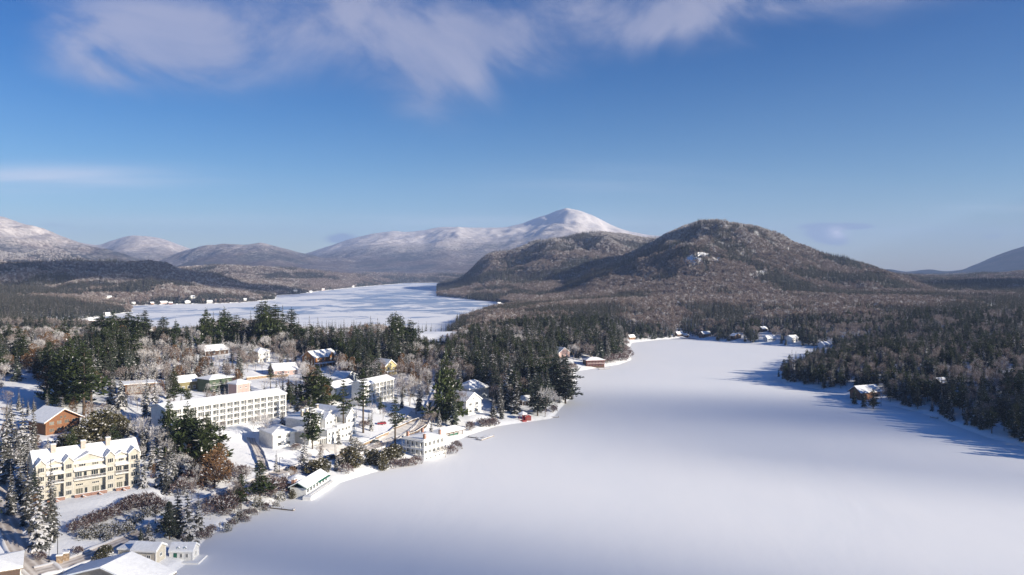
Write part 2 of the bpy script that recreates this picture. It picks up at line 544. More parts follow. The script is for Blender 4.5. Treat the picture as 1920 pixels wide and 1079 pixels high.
class MB:
    def __init__(s):
        s.v, s.f, s.m = [], [], []

    def quad(s, pts, mi=0):
        n = len(s.v)
        s.v += [tuple(p) for p in pts]
        s.f.append(tuple(range(n, n + len(pts))))
        s.m.append(mi)

    def box(s, x0, x1, y0, y1, z0, z1, mi=0):
        n = len(s.v)
        s.v += [(x0, y0, z0), (x1, y0, z0), (x1, y1, z0), (x0, y1, z0), (x0, y0, z1), (x1, y0, z1), (x1, y1, z1), (x0, y1, z1)]
        for q in ((0, 3, 2, 1), (4, 5, 6, 7), (0, 1, 5, 4), (1, 2, 6, 5), (2, 3, 7, 6), (3, 0, 4, 7)):
            s.f.append(tuple(n + i for i in q))
            s.m.append(mi)

    def prism(s, outline, y0, y1, mi=0, axis='y'):
        """outline in (x,z) extruded along y (or (y,z) along x)"""
        n = len(s.v)
        k = len(outline)
        for yy in (y0, y1):
            for a, b in outline:
                s.v.append((a, yy, b) if axis == 'y' else (yy, a, b))
        fr, bk = tuple(range(n, n + k)), tuple(range(n + 2 * k - 1, n + k - 1, -1))
        if axis != 'y':
            fr, bk = fr[::-1], bk[::-1]
        s.f += [fr, bk]
        s.m += [mi, mi]
        for i in range(k):
            j = (i + 1) % k
            q = (n + i, n + i + k, n + j + k, n + j)
            s.f.append(q if axis == 'y' else q[::-1])
            s.m.append(mi)

    def tube(s, a, b, r0, r1, seg=5, mi=0, cap=True):
        a, b = Vector(a), Vector(b)
        d = (b - a)
        if d.length < 1e-6:
            return
        q = d.to_track_quat('Z', 'Y')
        n = len(s.v)
        for p, r in ((a, r0), (b, r1)):
            for i in range(seg):
                t = 2 * math.pi * i / seg
                s.v.append(tuple(p + q @ Vector((math.cos(t) * r, math.sin(t) * r, 0))))
        for i in range(seg):
            j = (i + 1) % seg
            s.f.append((n + i, n + j, n + seg + j, n + seg + i))
            s.m.append(mi)
        if cap:
            s.f.append(tuple(range(n + seg, n + 2 * seg)))
            s.m.append(mi)
            s.f.append(tuple(range(n + seg - 1, n - 1, -1)))
            s.m.append(mi)

    def mesh(s, name, mats):
        me = bpy.data.meshes.new(name)
        me.from_pydata(s.v, [], s.f)
        for m in mats:
            me.materials.append(m)
        me.polygons.foreach_set('material_index', s.m)
        me.update()
        return me

    def build(s, name, mats, parent=None, loc=(0, 0, 0), rz=0):
        if not isinstance(mats, (list, tuple)):
            mats = [mats]
        return place(s.mesh(name, mats), name, parent, loc, rz)


def place(me, name, parent=None, loc=(0, 0, 0), rz=0):
    o = bpy.data.objects.new(name, me)
    C.objects.link(o)
    o.parent = parent
    o.location = loc
    o.rotation_euler = (0, 0, rz)
    return o


def thing(name, label, cat, loc, rz=0, group=None):
    o = bpy.data.objects.new(name, None)
    C.objects.link(o)
    o.location = loc
    o.rotation_euler = (0, 0, rz)
    o.empty_display_size = .5
    tag(o, label, cat, group)
    return o


def tag(o, label, cat, group=None):
    o['label'] = label
    o['category'] = cat
    if group:
        o['group'] = group
    return o


def struct(o, kind='structure'):
    o['kind'] = kind
    return o


def npmesh(name, V, Fq, mats):
    me = bpy.data.meshes.new(name)
    me.vertices.add(len(V))
    me.vertices.foreach_set('co', np.asarray(V, np.float32).ravel())
    Fq = np.asarray(Fq, np.int32)
    k = Fq.shape[1]
    me.loops.add(Fq.size)
    me.loops.foreach_set('vertex_index', Fq.ravel())
    me.polygons.add(len(Fq))
    me.polygons.foreach_set('loop_start', np.arange(len(Fq), dtype=np.int32) * k)
    me.polygons.foreach_set('loop_total', np.full(len(Fq), k, np.int32))
    for m in mats:
        me.materials.append(m)
    me.update(calc_edges=True)
    return me


# ------------------------------------------------------------------ terrain
def ground_material():
    m = bpy.data.materials.new('snowy_ground')
    m.use_nodes = True
    g = N(m.node_tree)
    o = g.add('ShaderNodeOutputMaterial')
    b = g.add('ShaderNodeBsdfPrincipled')
    geo = g.add('ShaderNodeNewGeometry')
    at = g.add('ShaderNodeAttribute', attribute_name='wood')
    pos = geo.outputs['Position']
    nf = g.noise(pos, .035, 6, .78)
    nm = g.noise(pos, .0035, 5, .62)
    nq = g.noise(pos, .013, 6, .8)
    sn = g.noise(pos, .45, 4, .6)
    w = g.m('ADD', at.outputs['Fac'], g.m('ADD', g.m('MULTIPLY', g.m('SUBTRACT', nf, .5), 2.1), g.m('ADD', g.m('MULTIPLY', g.m('SUBTRACT', nm, .5), .8), g.m('MULTIPLY', g.m('SUBTRACT', nq, .5), 1.5))))
    wood = g.ramp(w, .2, .95)
    wood = g.m('MULTIPLY', wood, g.ramp(at.outputs['Fac'], .0, .12))
    wc = g.mix(g.ramp(g.noise(pos, .002, 4, .6), .42, .6), (.115, .088, .080), (.050, .052, .052))
    snow = g.mix(g.ramp(sn, .3, .7), (.84, .855, .885), (.88, .89, .91))
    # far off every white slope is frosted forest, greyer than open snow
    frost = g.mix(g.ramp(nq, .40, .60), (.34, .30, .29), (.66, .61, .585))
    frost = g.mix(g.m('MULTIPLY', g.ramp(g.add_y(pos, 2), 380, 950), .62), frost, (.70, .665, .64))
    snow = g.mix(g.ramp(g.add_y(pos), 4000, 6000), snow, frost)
    g.link(g.mix(wood, snow, wc), b.inputs['Base Color'])
    b.inputs['Roughness'].default_value = .75
    b.inputs['Specular IOR Level'].default_value = .15
    bp = g.add('ShaderNodeBump')
    bp.inputs['Strength'].default_value = .7
    bp.inputs['Distance'].default_value = 1.0
    hgt = g.m('ADD', g.m('MULTIPLY', sn, .25), g.m('MULTIPLY', g.m('ADD', g.m('MULTIPLY', nf, 14.0), g.m('MULTIPLY', nq, 46.0)), at.outputs['Fac']))
    g.link(hgt, bp.inputs['Height'])
    g.link(bp.outputs[0], b.inputs['Normal'])
    g.link(b.outputs[0], o.inputs['Surface'])
    return m


LEDGES = [(1298, 488, 24, 10), (1318, 478, 16, 6), (1340, 487, 12, 5), (1425, 512, 20, 6), (1408, 520, 10, 5), (1226, 502, 8, 4)]


def ledge(x, y, z):
    PX_ = 960 + x / y * F
    PY_ = HZ + (EYE - z) * F / y
    nz = fbm(PX_ / 7, PY_ / 4, 2, 5) * 1.1
    out = np.zeros(x.shape, bool)
    for cx, cy, rx, ry in LEDGES:
        out |= (((PX_ - cx) / rx) ** 2 + ((PY_ - cy) / ry) ** 2 < .16 + nz * .7) & (y > 1500) & (y < 2700)
    return out


def make_ground():
    U = np.linspace(-1.15, 1.15, 861)
    Y = np.concatenate([np.linspace(-400, 110, 12), np.geomspace(120, 3500, 560), np.geomspace(3515, 21000, 460)])
    UU, YY = np.meshgrid(U, Y)
    XX = UU * np.maximum(YY, 120)
    XX = np.where(YY < 120, UU * 700, XX) if False else XX
    Z = height(XX, YY)
    # the ground goes down a little beyond its last rows so no edge shows
    V = np.stack([XX, YY, Z], -1).reshape(-1, 3)
    nr, nc = XX.shape
    i = np.arange((nr - 1) * (nc - 1))
    r, c = i // (nc - 1), i % (nc - 1)
    a = r * nc + c
    me = npmesh('ground', V, np.stack([a, a + 1, a + nc + 1, a + nc], 1), [ground_material()])
    me.polygons.foreach_set('use_smooth', np.ones(len(me.polygons), bool))
    # how wooded: far slopes carry forest, thinner towards the tops, none on the highest summit
    y, z, x = V[:, 1], V[:, 2], V[:, 0]
    wd = ss(y, 4200, 6200) * .80 + ss(y, 1200, 1700) * (1 - ss(y, 4200, 6200)) * .92
    wd = wd * (1 - .62 * ss(z, 190, 500))
    wd = np.where((y > 11000) & (x < 4500), wd * (1 - .9 * ss(z, 320, 740)), wd)
    wd = np.where((x / np.maximum(y, 1) > .44) & (y > 7000), ss(z, -50, 30) * 1.0, wd)
    wd = wd + (ss(y, 4200, 6200) * (fbm(x / 1400, y / 1400, 4, 77) - .5) * .62)
    wd *= (z > 0.5) * (1 - ledge(x, np.maximum(y, 100), z))
    at = me.attributes.new('wood', 'FLOAT', 'POINT')
    at.data.foreach_set('value', np.clip(wd, 0, 1).astype(np.float32))
    return struct(place(me, 'ground'))


ground = make_ground()


def ice_material(name, streaks):
    m = bpy.data.materials.new(name)
    m.use_nodes = True
    g = N(m.node_tree)
    o = g.add('ShaderNodeOutputMaterial')
    b = g.add('ShaderNodeBsdfPrincipled')
    geo = g.add('ShaderNodeNewGeometry')
    mp = g.add('ShaderNodeMapping')
    mp.inputs['Scale'].default_value = (1, .45, 1) if not streaks else (.8, .75, 1)
    if streaks:
        mp.inputs['Rotation'].default_value = (0, 0, .35)
    g.link(geo.outputs['Position'], mp.inputs['Vector'])
    n = g.noise(mp.outputs[0], .02, 6, .6, .3)
    fine = g.noise(mp.outputs[0], .6, 4, .6)
    c = g.mix(g.ramp(n, .3, .7), (.855, .87, .895), (.885, .89, .905))
    if streaks:
        n2 = g.noise(mp.outputs[0], .0075, 8, .7, 1.6)
        n3 = g.noise(mp.outputs[0], .0018, 3, .5, .2)
        f = g.ramp(g.m('ADD', n2, g.m('MULTIPLY', g.m('SUBTRACT', n3, .5), .75)), .45, .58)
        c = g.mix(f, c, (.27, .35, .50))
        g.link(g.mix(f, (.7, .7, .7), (.3, .3, .3)), b.inputs['Roughness'])
    else:
        b.inputs['Roughness'].default_value = .6
    g.link(c, b.inputs['Base Color'])
    b.inputs['Specular IOR Level'].default_value = .2
    bp = g.add('ShaderNodeBump')
    bp.inputs['Strength'].default_value = .35
    bp.inputs['Distance'].default_value = .6
    g.link(g.m('ADD', g.m('MULTIPLY', n, 1.4), g.m('MULTIPLY', fine, .05)), bp.inputs['Height'])
    g.link(bp.outputs[0], b.inputs['Normal'])
    g.link(b.outputs[0], o.inputs['Surface'])
    return m


def sheet(name, x0, x1, y0, y1, z, m, n=60):
    X, Yg = np.meshgrid(np.linspace(x0, x1, n), np.linspace(y0, y1, n))
    V = np.stack([X, Yg, np.full(X.shape, z)], -1).reshape(-1, 3)
    i = np.arange((n - 1) * (n - 1))
    a = (i // (n - 1)) * n + i % (n - 1)
    return struct(place(npmesh(name, V, np.stack([a, a + 1, a + n + 1, a + n], 1), [m]), name))


sheet('frozen_lake', -420, 700, -500, 980, 0.0, ice_material('lake_snow', False))
sheet('distant_frozen_lake', -1500, 400, 985, 5800, 0.0, ice_material('windswept_ice', True))

# roads and drives draped over the ground
def road_material():
    m = bpy.data.materials.new('packed_snow_road')
    m.use_nodes = True
    g = N(m.node_tree)
    o = g.add('ShaderNodeOutputMaterial')
    b = g.add('ShaderNodeBsdfPrincipled')
    uv = g.add('ShaderNodeAttribute', attribute_name='across')
    geo = g.add('ShaderNodeNewGeometry')
    n = g.noise(geo.outputs['Position'], .35, 5, .65)
    nn = g.noise(geo.outputs['Position'], .06, 3, .6)
    a = uv.outputs['Fac']
    tr = g.m('ABSOLUTE', g.m('SINE', g.m('MULTIPLY', a, 12.57)))     # four wheel tracks
    f = g.ramp(g.m('ADD', g.m('MULTIPLY', tr, .35), g.m('ADD', g.m('MULTIPLY', n, .7), g.m('MULTIPLY', nn, .5))), .62, 1.05)
    edge = g.ramp(g.m('ABSOLUTE', g.m('SUBTRACT', a, .5)), .35, .42)
    c = g.mix(f, (.62, .58, .55), (.36, .31, .28))
    g.link(g.mix(edge, c, (.80, .80, .82)), b.inputs['Base Color'])
    b.inputs['Roughness'].default_value = .7
    g.link(b.outputs[0], o.inputs['Surface'])
    return m


ROADM = road_material()
ROADS = []


def road(name, pts, width, m=None, lift=.22, pixel=True):
    P = [G(*p) if pixel else Vector((*p, 0)) for p in pts]
    # resample (Catmull-Rom)
    Q = []
    for i in range(len(P) - 1):
        p0, p1, p2, p3 = P[max(i - 1, 0)], P[i], P[i + 1], P[min(i + 2, len(P) - 1)]
        n = max(2, int((p2 - p1).length / 2.0))
        for k in range(n):
            t = k / n
            Q.append(.5 * ((2 * p1) + (p2 - p0) * t + (2 * p0 - 5 * p1 + 4 * p2 - p3) * t * t + (3 * p1 - p0 - 3 * p2 + p3) * t ** 3))
    Q.append(P[-1])
    nx = 17
    V, A = [], []
    for i, q in enumerate(Q):
        d = (Q[min(i + 1, len(Q) - 1)] - Q[max(i - 1, 0)])
        nrm = Vector((d.y, -d.x, 0)).normalized()
        for k in range(nx):
            a = k / (nx - 1)
            p = q + nrm * (a - .5) * width
            V.append((p.x, p.y))
            A.append(a)
    V = np.array(V)
    Z = height(V[:, 0], V[:, 1])
    A = np.array(A)
    bank = .75 * np.exp(-((np.abs(A - .5) - .44) / .045) ** 2) * (.35 + 1.1 * fbm(V[:, 0] / 2.2, V[:, 1] / 2.2, 2, 15))
    Z = np.maximum(Z, 0) + lift + bank - .35 * (np.abs(A - .5) > .49)
    V3 = np.column_stack([V, Z])
    n = len(Q)
    i = np.arange((n - 1) * (nx - 1))
    a = (i // (nx - 1)) * nx + i % (nx - 1)
    me = npmesh(name, V3, np.stack([a, a + 1, a + nx + 1, a + nx], 1), [m or ROADM])
    at = me.attributes.new('across', 'FLOAT', 'POINT')
    at.data.foreach_set('value', A.astype(np.float32))
    me.polygons.foreach_set('use_smooth', np.ones(len(me.polygons), bool))
    ROADS.append((np.array([(q.x, q.y) for q in Q]), width))
    return struct(place(me, name))


road('main_road', [(-30, 880), (0, 930), (22, 985), (50, 1040), (95, 1085)], 9)
road('shore_road', [(70, 1075), (120, 1062), (180, 1040), (250, 1010), (300, 985), (360, 955), (430, 925), (500, 897), (560, 879), (620, 862), (680, 845), (740, 828), (785, 806), (800, 780),
                    (815, 750), (832, 722)], 6.5)
road('driveway', [(470, 822), (480, 840), (490, 862), (497, 885)], 4.4)
road('hill_path', [(120, 742), (200, 745), (245, 775), (285, 805), (315, 850), (335, 880)], 5, m=MATS['snow_cover'], lift=.12)
road('parking_lot', [(600, 838), (650, 848), (705, 842), (760, 800), (785, 775)], 9, m=mat('trodden_snow', (.66, .63, .60), .8, .12, .25), lift=.16)

FOOT = []                                   # footprints (world) that trees keep clear of
KEEP = []                                   # photo rectangles that trees in front keep open: x0,y0,x1,y1,depth

# ------------------------------------------------------------------ buildings
WINCACHE = {}


def window_mesh(w, h, bars, frame, pane):
    key = (round(w, 2), round(h, 2), bars, frame.name, pane.name)
    if key not in WINCACHE:
        t = min(.13, w * .09)
        f = MB()
        f.box(-w / 2, w / 2, -.09, .05, 0, t)
        f.box(-w / 2, w / 2, -.09, .05, h - t, h)
        f.box(-w / 2, -w / 2 + t, -.09, .05, t, h - t)
        f.box(w / 2 - t, w / 2, -.09, .05, t, h - t)
        f.box(-w / 2 - .06, w / 2 + .06, -.17, -.092, -.08, 0)
        for k in range(1, bars[0]):
            x = -w / 2 + w * k / bars[0]
            f.box(x - t * .35, x + t * .35, -.06, .04, t, h - t)
        for k in range(1, bars[1]):
            z = h * k / bars[1]
            f.box(-w / 2 + t, w / 2 - t, -.055, .045, z - t * .3, z + t * .3)
        p = MB()
        p.box(-w / 2 + t * .8, w / 2 - t * .8, -.03, .06, t * .8, h - t * .8)
        WINCACHE[key] = (f.mesh('window', [frame]), p.mesh('pane', [pane]))
    return WINCACHE[key]


def put_window(root, x, y, z, w, h, rz=0, bars=(2, 1), frame=None, pane=None, name='window', panes=True):
    fm, pm = window_mesh(w, h, bars, frame or M['wtrim'], pane or M['glass'])
    o = place(fm, name, root, (x, y, z), rz)
    if panes:
        place(pm, 'pane', o)
    return o


def gable_roof(b, x0, x1, y0, y1, z, rise, over=.6, axis='x', th=.28, snow=.32, mi=0, ms=1, drop=None):
    """two slopes meeting over the middle; axis = direction of the ridge"""
    if axis == 'x':
        a0, a1, c0, c1 = x0, x1, y0, y1
    else:
        a0, a1, c0, c1 = y0, y1, x0, x1
    half = (c1 - c0) / 2
    mid = (c0 + c1) / 2
    k = rise / half
    e = over
    for lo, hi, m_ in ((0, th, mi), (th, th + snow, ms)):
        inset = 0 if m_ == mi else .07
        ee = e - inset
        zl = z - ee * k
        ol = [(c0 - ee, zl + lo), (mid, z + rise + lo), (c1 + ee, zl + lo), (c1 + ee, zl + hi), (mid, z + rise + hi), (c0 - ee, zl + hi)]
        b.prism(ol, a0 - over + inset, a1 + over - inset, m_, 'x' if axis == 'x' else 'y')


def hip_roof(b, x0, x1, y0, y1, z, rise, over=.7, snow=.35, mi=0, ms=1):
    def pyr(o, zb, zt, m_):
        X0, X1, Y0, Y1 = x0 - o, x1 + o, y0 - o, y1 + o
        w, d = X1 - X0, Y1 - Y0
        if w >= d:
            r0, r1 = (X0 + d / 2, (Y0 + Y1) / 2), (X1 - d / 2, (Y0 + Y1) / 2)
        else:
            r0, r1 = ((X0 + X1) / 2, Y0 + w / 2), ((X0 + X1) / 2, Y1 - w / 2)
        n = len(b.v)
        b.v += [(X0, Y0, zb), (X1, Y0, zb), (X1, Y1, zb), (X0, Y1, zb), (X0, Y0, zt), (X1, Y0, zt), (X1, Y1, zt), (X0, Y1, zt),
                (r0[0], r0[1], zt + rise), (r1[0], r1[1], zt + rise)]
        fs = [(0, 3, 2, 1), (0, 1, 5, 4), (1, 2, 6, 5), (2, 3, 7, 6), (3, 0, 4, 7)]
        if w >= d:
            fs += [(4, 5, 9, 8), (5, 6, 9), (6, 7, 8, 9), (7, 4, 8)]
        else:
            fs += [(4, 5, 8), (5, 6, 9, 8), (6, 7, 9), (7, 4, 8, 9)]
        for f in fs:
            b.f.append(tuple(n + i for i in f))
            b.m.append(m_)
    pyr(over, z, z + .25, mi)
    pyr(over - .06, z + .26, z + .26 + snow, ms)


def facade_spec(a, b_, z=None, w=None):
    """two photo points on the foot of the front -> location of its middle, turn, width"""
    if z is None:
        z = G((a[0] + b_[0]) / 2, (a[1] + b_[1]) / 2).z
    A, B = G2(a[0], a[1], z), G2(b_[0], b_[1], z)
    d = B - A
    L = d.length if w is None else w
    return (A + B) / 2, math.atan2(d.y, d.x), L, z


def keep(px0, py0, px1, py1, depth):
    KEEP.append((px0, py0, px1, py1, depth))


def house(name, label, cat, loc, rz, w, d, h, wall, trim, roof='gable_x', rise=2.2, over=.6, cols=None, floors=1, win=(1.1, 1.4), bars=(2, 1), chimneys=(),
          chim=None, group=None, sides='f', porch=None, door=None, deck=None, panes=True, pane=None, gablewin=0, foundation=3.0, sill=.95, roofmat=None, margin=.8, balcony=None):
    rt = thing(name, label, cat, loc, rz, group)
    b = MB()
    x0, x1 = -w / 2, w / 2
    b.box(x0, x1, 0, d, -foundation, h)
    if roof == 'gable_x':
        b.prism([(0.01, h), (d - .01, h), (d / 2, h + rise)], x0 + .01, x1 - .01, 0, 'x')
    elif roof == 'gable_y':
        b.prism([(x0 + .01, h), (x1 - .01, h), (0, h + rise)], .01, d - .01, 0, 'y')
    # corner boards
    for cx in (x0, x1):
        for cy in (0, d):
            b.box(cx - .10, cx + .10, cy - .10, cy + .10, -foundation, h - .02, 1)
    b.build('wall', [wall, trim], rt)
    r = MB()
    if roof == 'gable_x':
        gable_roof(r, x0, x1, 0, d, h, rise, over, 'x')
    elif roof == 'gable_y':
        gable_roof(r, x0, x1, 0, d, h, rise, over, 'y')
    elif roof == 'hip':
        hip_roof(r, x0, x1, 0, d, h, rise, over)
    else:
        r.box(x0 - over, x1 + over, -over, d + over, h, h + .3)
        r.box(x0 - over + .06, x1 + over - .06, -over + .06, d + over - .06, h + .3, h + .65, 1)
    ro = r.build('roof', [roofmat or trim, M['snow']], rt)
    for cx, cy, ch in chimneys:
        c = MB()
        c.box(cx - .45, cx + .45, cy - .45, cy + .45, h - .5, h + ch)
        c.box(cx - .52, cx + .52, cy - .52, cy + .52, h + ch, h + ch + .15)
        c.box(cx - .48, cx + .48, cy - .48, cy + .48, h + ch + .15, h + ch + .35, 1)
        c.build('chimney', [chim or M['brick'], M['snow']], ro)
    fh = h / floors
    cols = cols or max(1, int(w / 3))
    def row(n, L, put):
        for f in range(floors):
            for k in range(n):
                t = (k + .5) / n
                put(margin + t * (L - 2 * margin), f * fh + sill)
    wz = min(win[1], fh - sill - .25)
    if 'f' in sides:
        for f in range(floors):
            for k in range(cols):
                if door is not None and f == 0 and k == door:
                    continue
                x = x0 + margin + (k + .5) / cols * (w - 2 * margin)
                put_window(rt, x, 0, f * fh + sill, win[0], wz, 0, bars, trim, pane, panes=panes)
    ns = max(1, int(d / 3.2))
    for ch_, xx, rr in (('l', x0, R(-90)), ('r', x1, R(90))):
        if ch_ in sides:
            for f in range(floors):
                for k in range(ns):
                    put_window(rt, xx, margin + (k + .5) / ns * (d - 2 * margin), f * fh + sill, win[0], wz, rr, bars, trim, pane, panes=panes)
    if gablewin:
        for k in range(gablewin):
            x = (k - (gablewin - 1) / 2) * 1.6
            put_window(rt, x, 0, h + .25, 1.1, min(1.3, rise * .45), 0, bars, trim, pane, panes=panes)
    if door is not None:
        x = x0 + margin + (door + .5) / cols * (w - 2 * margin)
        dd = MB()
        dd.box(x - .5, x + .5, -.07, .05, 0, 2.1)
        dd.box(x - .62, x + .62, -.05, .04, 2.1, 2.24, 1)
        do = dd.build('door', [M['dgreen'] if name in ('waterside_hut',) else M['btrim'], trim], rt)
        hd = MB()
        hd.box(x + .34, x + .42, -.14, -.071, 1.0, 1.1)
        hd.build('handle', [M['rim']], do)
    if porch:
        pd, ph = porch
        p = MB()
        p.box(x0 - .2, x1 + .2, -pd, -.003, -foundation, .12)
        n = max(3, int(w / 3))
        for k in range(n + 1):
            x = x0 + (w - .2) * k / n + .1
            p.box(x - .09, x + .09, -pd + .1, -pd + .28, .12, ph)
        p.box(x0 - .3, x1 + .3, -pd - .2, -.003, ph, ph + .22)
        p.box(x0 - .26, x1 + .26, -pd - .16, -.004, ph + .22, ph + .5, 1)
        p.build('porch', [trim, M['snow']], rt)
    if balcony:
        for z in balcony:
            p = MB()
            rail(p, x0, x1, -1.5, z)
            p.build('balcony', [trim, M['snow']], rt)
    FOOT.append((Vector(loc), rz, w, d, 1.5))
    return rt


def rail(p, x0, x1, y, z, h=1.0, step=.5):
    p.box(x0, x1, y, -.003, z - .18, z)
    p.box(x0 + .05, x1 - .05, y + .05, -.004, z, z + .13, 1)
    p.box(x0, x1, y, y + .08, z + h - .08, z + h)
    p.box(x0, x1, y - .01, y + .09, z + h, z + h + .07, 1)
    n = int((x1 - x0) / step)
    for k in range(n + 1):
        x = x0 + .04 + (x1 - x0 - .08) * k / n
        p.box(x - .03, x + .03, y + .02, y + .06, z + .1, z + h - .08)


# --- cream condominium block by the road
def condo():
    loc, rz, L, z = facade_spec((68, 944), (262, 912))
    rt = thing('condominium_block', 'four storey cream apartment block with gabled towers, brick decks and snowy roof', 'apartment block', loc, rz)
    H = 11.6
    x0 = -L / 2
    sc = L / 36.5
    edges = [0, 3.2, 9.3, 12.5, 24.0, 27.2, 32.4, 36.5]
    xs = [x0 + e * sc for e in edges]
    kinds = 'TBTWTBT'
    wb = MB()
    wb.box(x0, L / 2, 1.6, 13, -4, H - .4)
    wb.prism([(1.6, H - .4), (13, H - .4), (7.3, H + 3.9)], x0 + .02, L / 2 - .02, 0, 'x')
    wb.build('wall', [M['cream']], rt)
    rf = MB()
    gable_roof(rf, x0, L / 2, 1.6, 13, H - .4, 4.3, .7, 'x', snow=.4)
    ro = rf.build('roof', [M['ctrim'], M['snow']], rt)
    for cx, cy in ((xs[1] + 3.2, 6), (xs[3] + 4.2, 6.0), (xs[5] - .8, 6.0)):
        c = MB()
        c.box(cx - .75, cx + .75, cy - .6, cy + .6, H + 1, H + 5.8)
        c.box(cx - .85, cx + .85, cy - .7, cy + .7, H + 5.8, H + 6.05)
        c.box(cx - .8, cx + .8, cy - .65, cy + .65, H + 6.05, H + 6.3, 1)
        c.build('chimney', [M['chim'], M['snow']], ro)
    FH = 2.95
    for i, k in enumerate(kinds):
        a, b_ = xs[i], xs[i + 1]
        w = b_ - a
        if k == 'T':
            t = MB()
            t.box(a, b_, 0, 2.4, -4, H + .6)
            t.prism([(a, H + .6), (b_, H + .6), ((a + b_) / 2, H + 2.2)], 0, 6, 0, 'y')
            for xx in (a, b_):
                t.box(xx - .09, xx + .09, -.06, .1, -4, H + .5, 1)
            for f in range(1, 4):
                t.box(a - .05, b_ + .05, -.04, .05, f * FH - .12, f * FH + .04, 1)
            t.build('tower', [M['cream'], M['ctrim']], rt)
            rr = MB()
            gable_roof(rr, a, b_, 0, 6.4, H + .6, 1.6, .35, 'y', .18, .28)
            rr.build('tower_roof', [M['ctrim'], M['snow']], rt)
            for f in range(4):
                put_window(rt, (a + b_) / 2, 0, f * FH + 1.0, w * .66, 1.65, 0, (3, 1), M['ctrim'], M['glass'])
        else:
            units = 2 if k == 'W' else 1
            uw = w / units
            for u in range(units):
                ua = a + u * uw
                # ground floor: brick deck with stair, tall glazed doors under a transom row
                dk = MB()
                dk.box(ua + .05, ua + uw - .05, -1.7, 1.597, -4, .25)
                dk.box(ua + .05, ua + uw - .05, -1.7, -1.55, .25, 1.1)
                dk.box(ua + .03, ua + uw - .03, -1.72, -1.53, 1.1, 1.24, 1)
                dk.box(ua + .2, ua + uw - .2, -1.5, 1.59, .25, .36, 1)
                for q in range(6):
                    zz = .9 - q * .28
                    xx = ua + uw * .45 + q * .38
                    dk.box(xx, xx + .4, -2.9, -1.73, -4, zz - .25)
                    dk.box(xx, xx + .4, -2.9, -1.73, zz - .25, zz - .1, 1)
                dk.build('deck', [M['brick'], M['snow']], rt)
                put_window(rt, ua + uw * .42, 1.6, .35, uw * .46, 2.1, 0, (3, 1), M['ctrim'], M['gpale'])
                put_window(rt, ua + uw * .42, 1.6, 3.2, uw * .48, .8, 0, (4, 1), M['ctrim'], M['glass'])
                put_window(rt, ua + uw * .83, 1.6, .35, uw * .2, 2.05, 0, (1, 1), M['ctrim'], M['glass'])
                # third floor balcony
                put_window(rt, ua + uw * .36, 1.6, 5.9, uw * .46, 2.0, 0, (3, 1), M['ctrim'], M['glass'])
                put_window(rt, ua + uw * .78, 1.6, 5.9, uw * .22, 2.0, 0, (1, 1), M['ctrim'], M['glass'])
            p = MB()
            p.box(a + .1, b_ - .1, -.5, 1.597, 5.45, 5.75)
            p.box(a + .1, b_ - .1, -.5, -.42, 6.62, 6.72, 2)
            p.box(a + .1, b_ - .1, -.46, 1.59, 5.75, 5.92, 1)
            p.box(a + .1, b_ - .1, -.52, -.40, 6.72, 6.80, 1)
            n = int(w / .45)
            for q in range(n + 1):
                xx = a + .13 + (w - .26) * q / n
                p.box(xx - .03, xx + .03, -.48, -.44, 5.75, 6.62, 2)
            p.build('balcony', [M['ctrim'], M['snow'], M['wood']], rt)
            # roof apron over the third floor, dormer on top
            ap = MB()
            ap.prism([(-.6, 8.55), (1.6, 9.1), (1.6, 9.35), (-.6, 8.8)], a + .1, b_ - .1, 0, 'x')
            ap.prism([(-.55, 8.81), (1.6, 9.36), (1.6, 9.75), (-.55, 9.15)], a + .12, b_ - .12, 1, 'x')
            ap.build('apron_roof', [M['ctrim'], M['snow']], rt)
            dm = MB()
            da, db = (a + .9, b_ - 1.1) if k == 'W' else (a + .6, b_ - .5)
            dh = 1.9 if k == 'W' else .9
            dm.box(da, db, 1.2, 7, 9.3, H + .4)
            dm.prism([(da, H + .4), (db, H + .4), ((da + db) / 2, H + .4 + dh)], 1.2, 7, 0, 'y')
            dm.build('dormer', [M['cream']], rt)
            rr = MB()
            gable_roof(rr, da, db, 1.2, 7, H + .4, dh, .5, 'y', .18, .3)
            rr.build('dormer_roof', [M['ctrim'], M['snow']], rt)
            dn = 2 if k == 'W' else 1
            for q in range(dn):
                put_window(rt, da + (q + .5) / dn * (db - da), 1.2, 9.75, (db - da) / dn * .55, 1.7, 0, (3, 1), M['ctrim'], M['glass'] if q == 0 else M['gpale'])
    FOOT.append((loc, rz, L, 13, 2))
    keep(112, 838, 265, 938, 262)


condo()


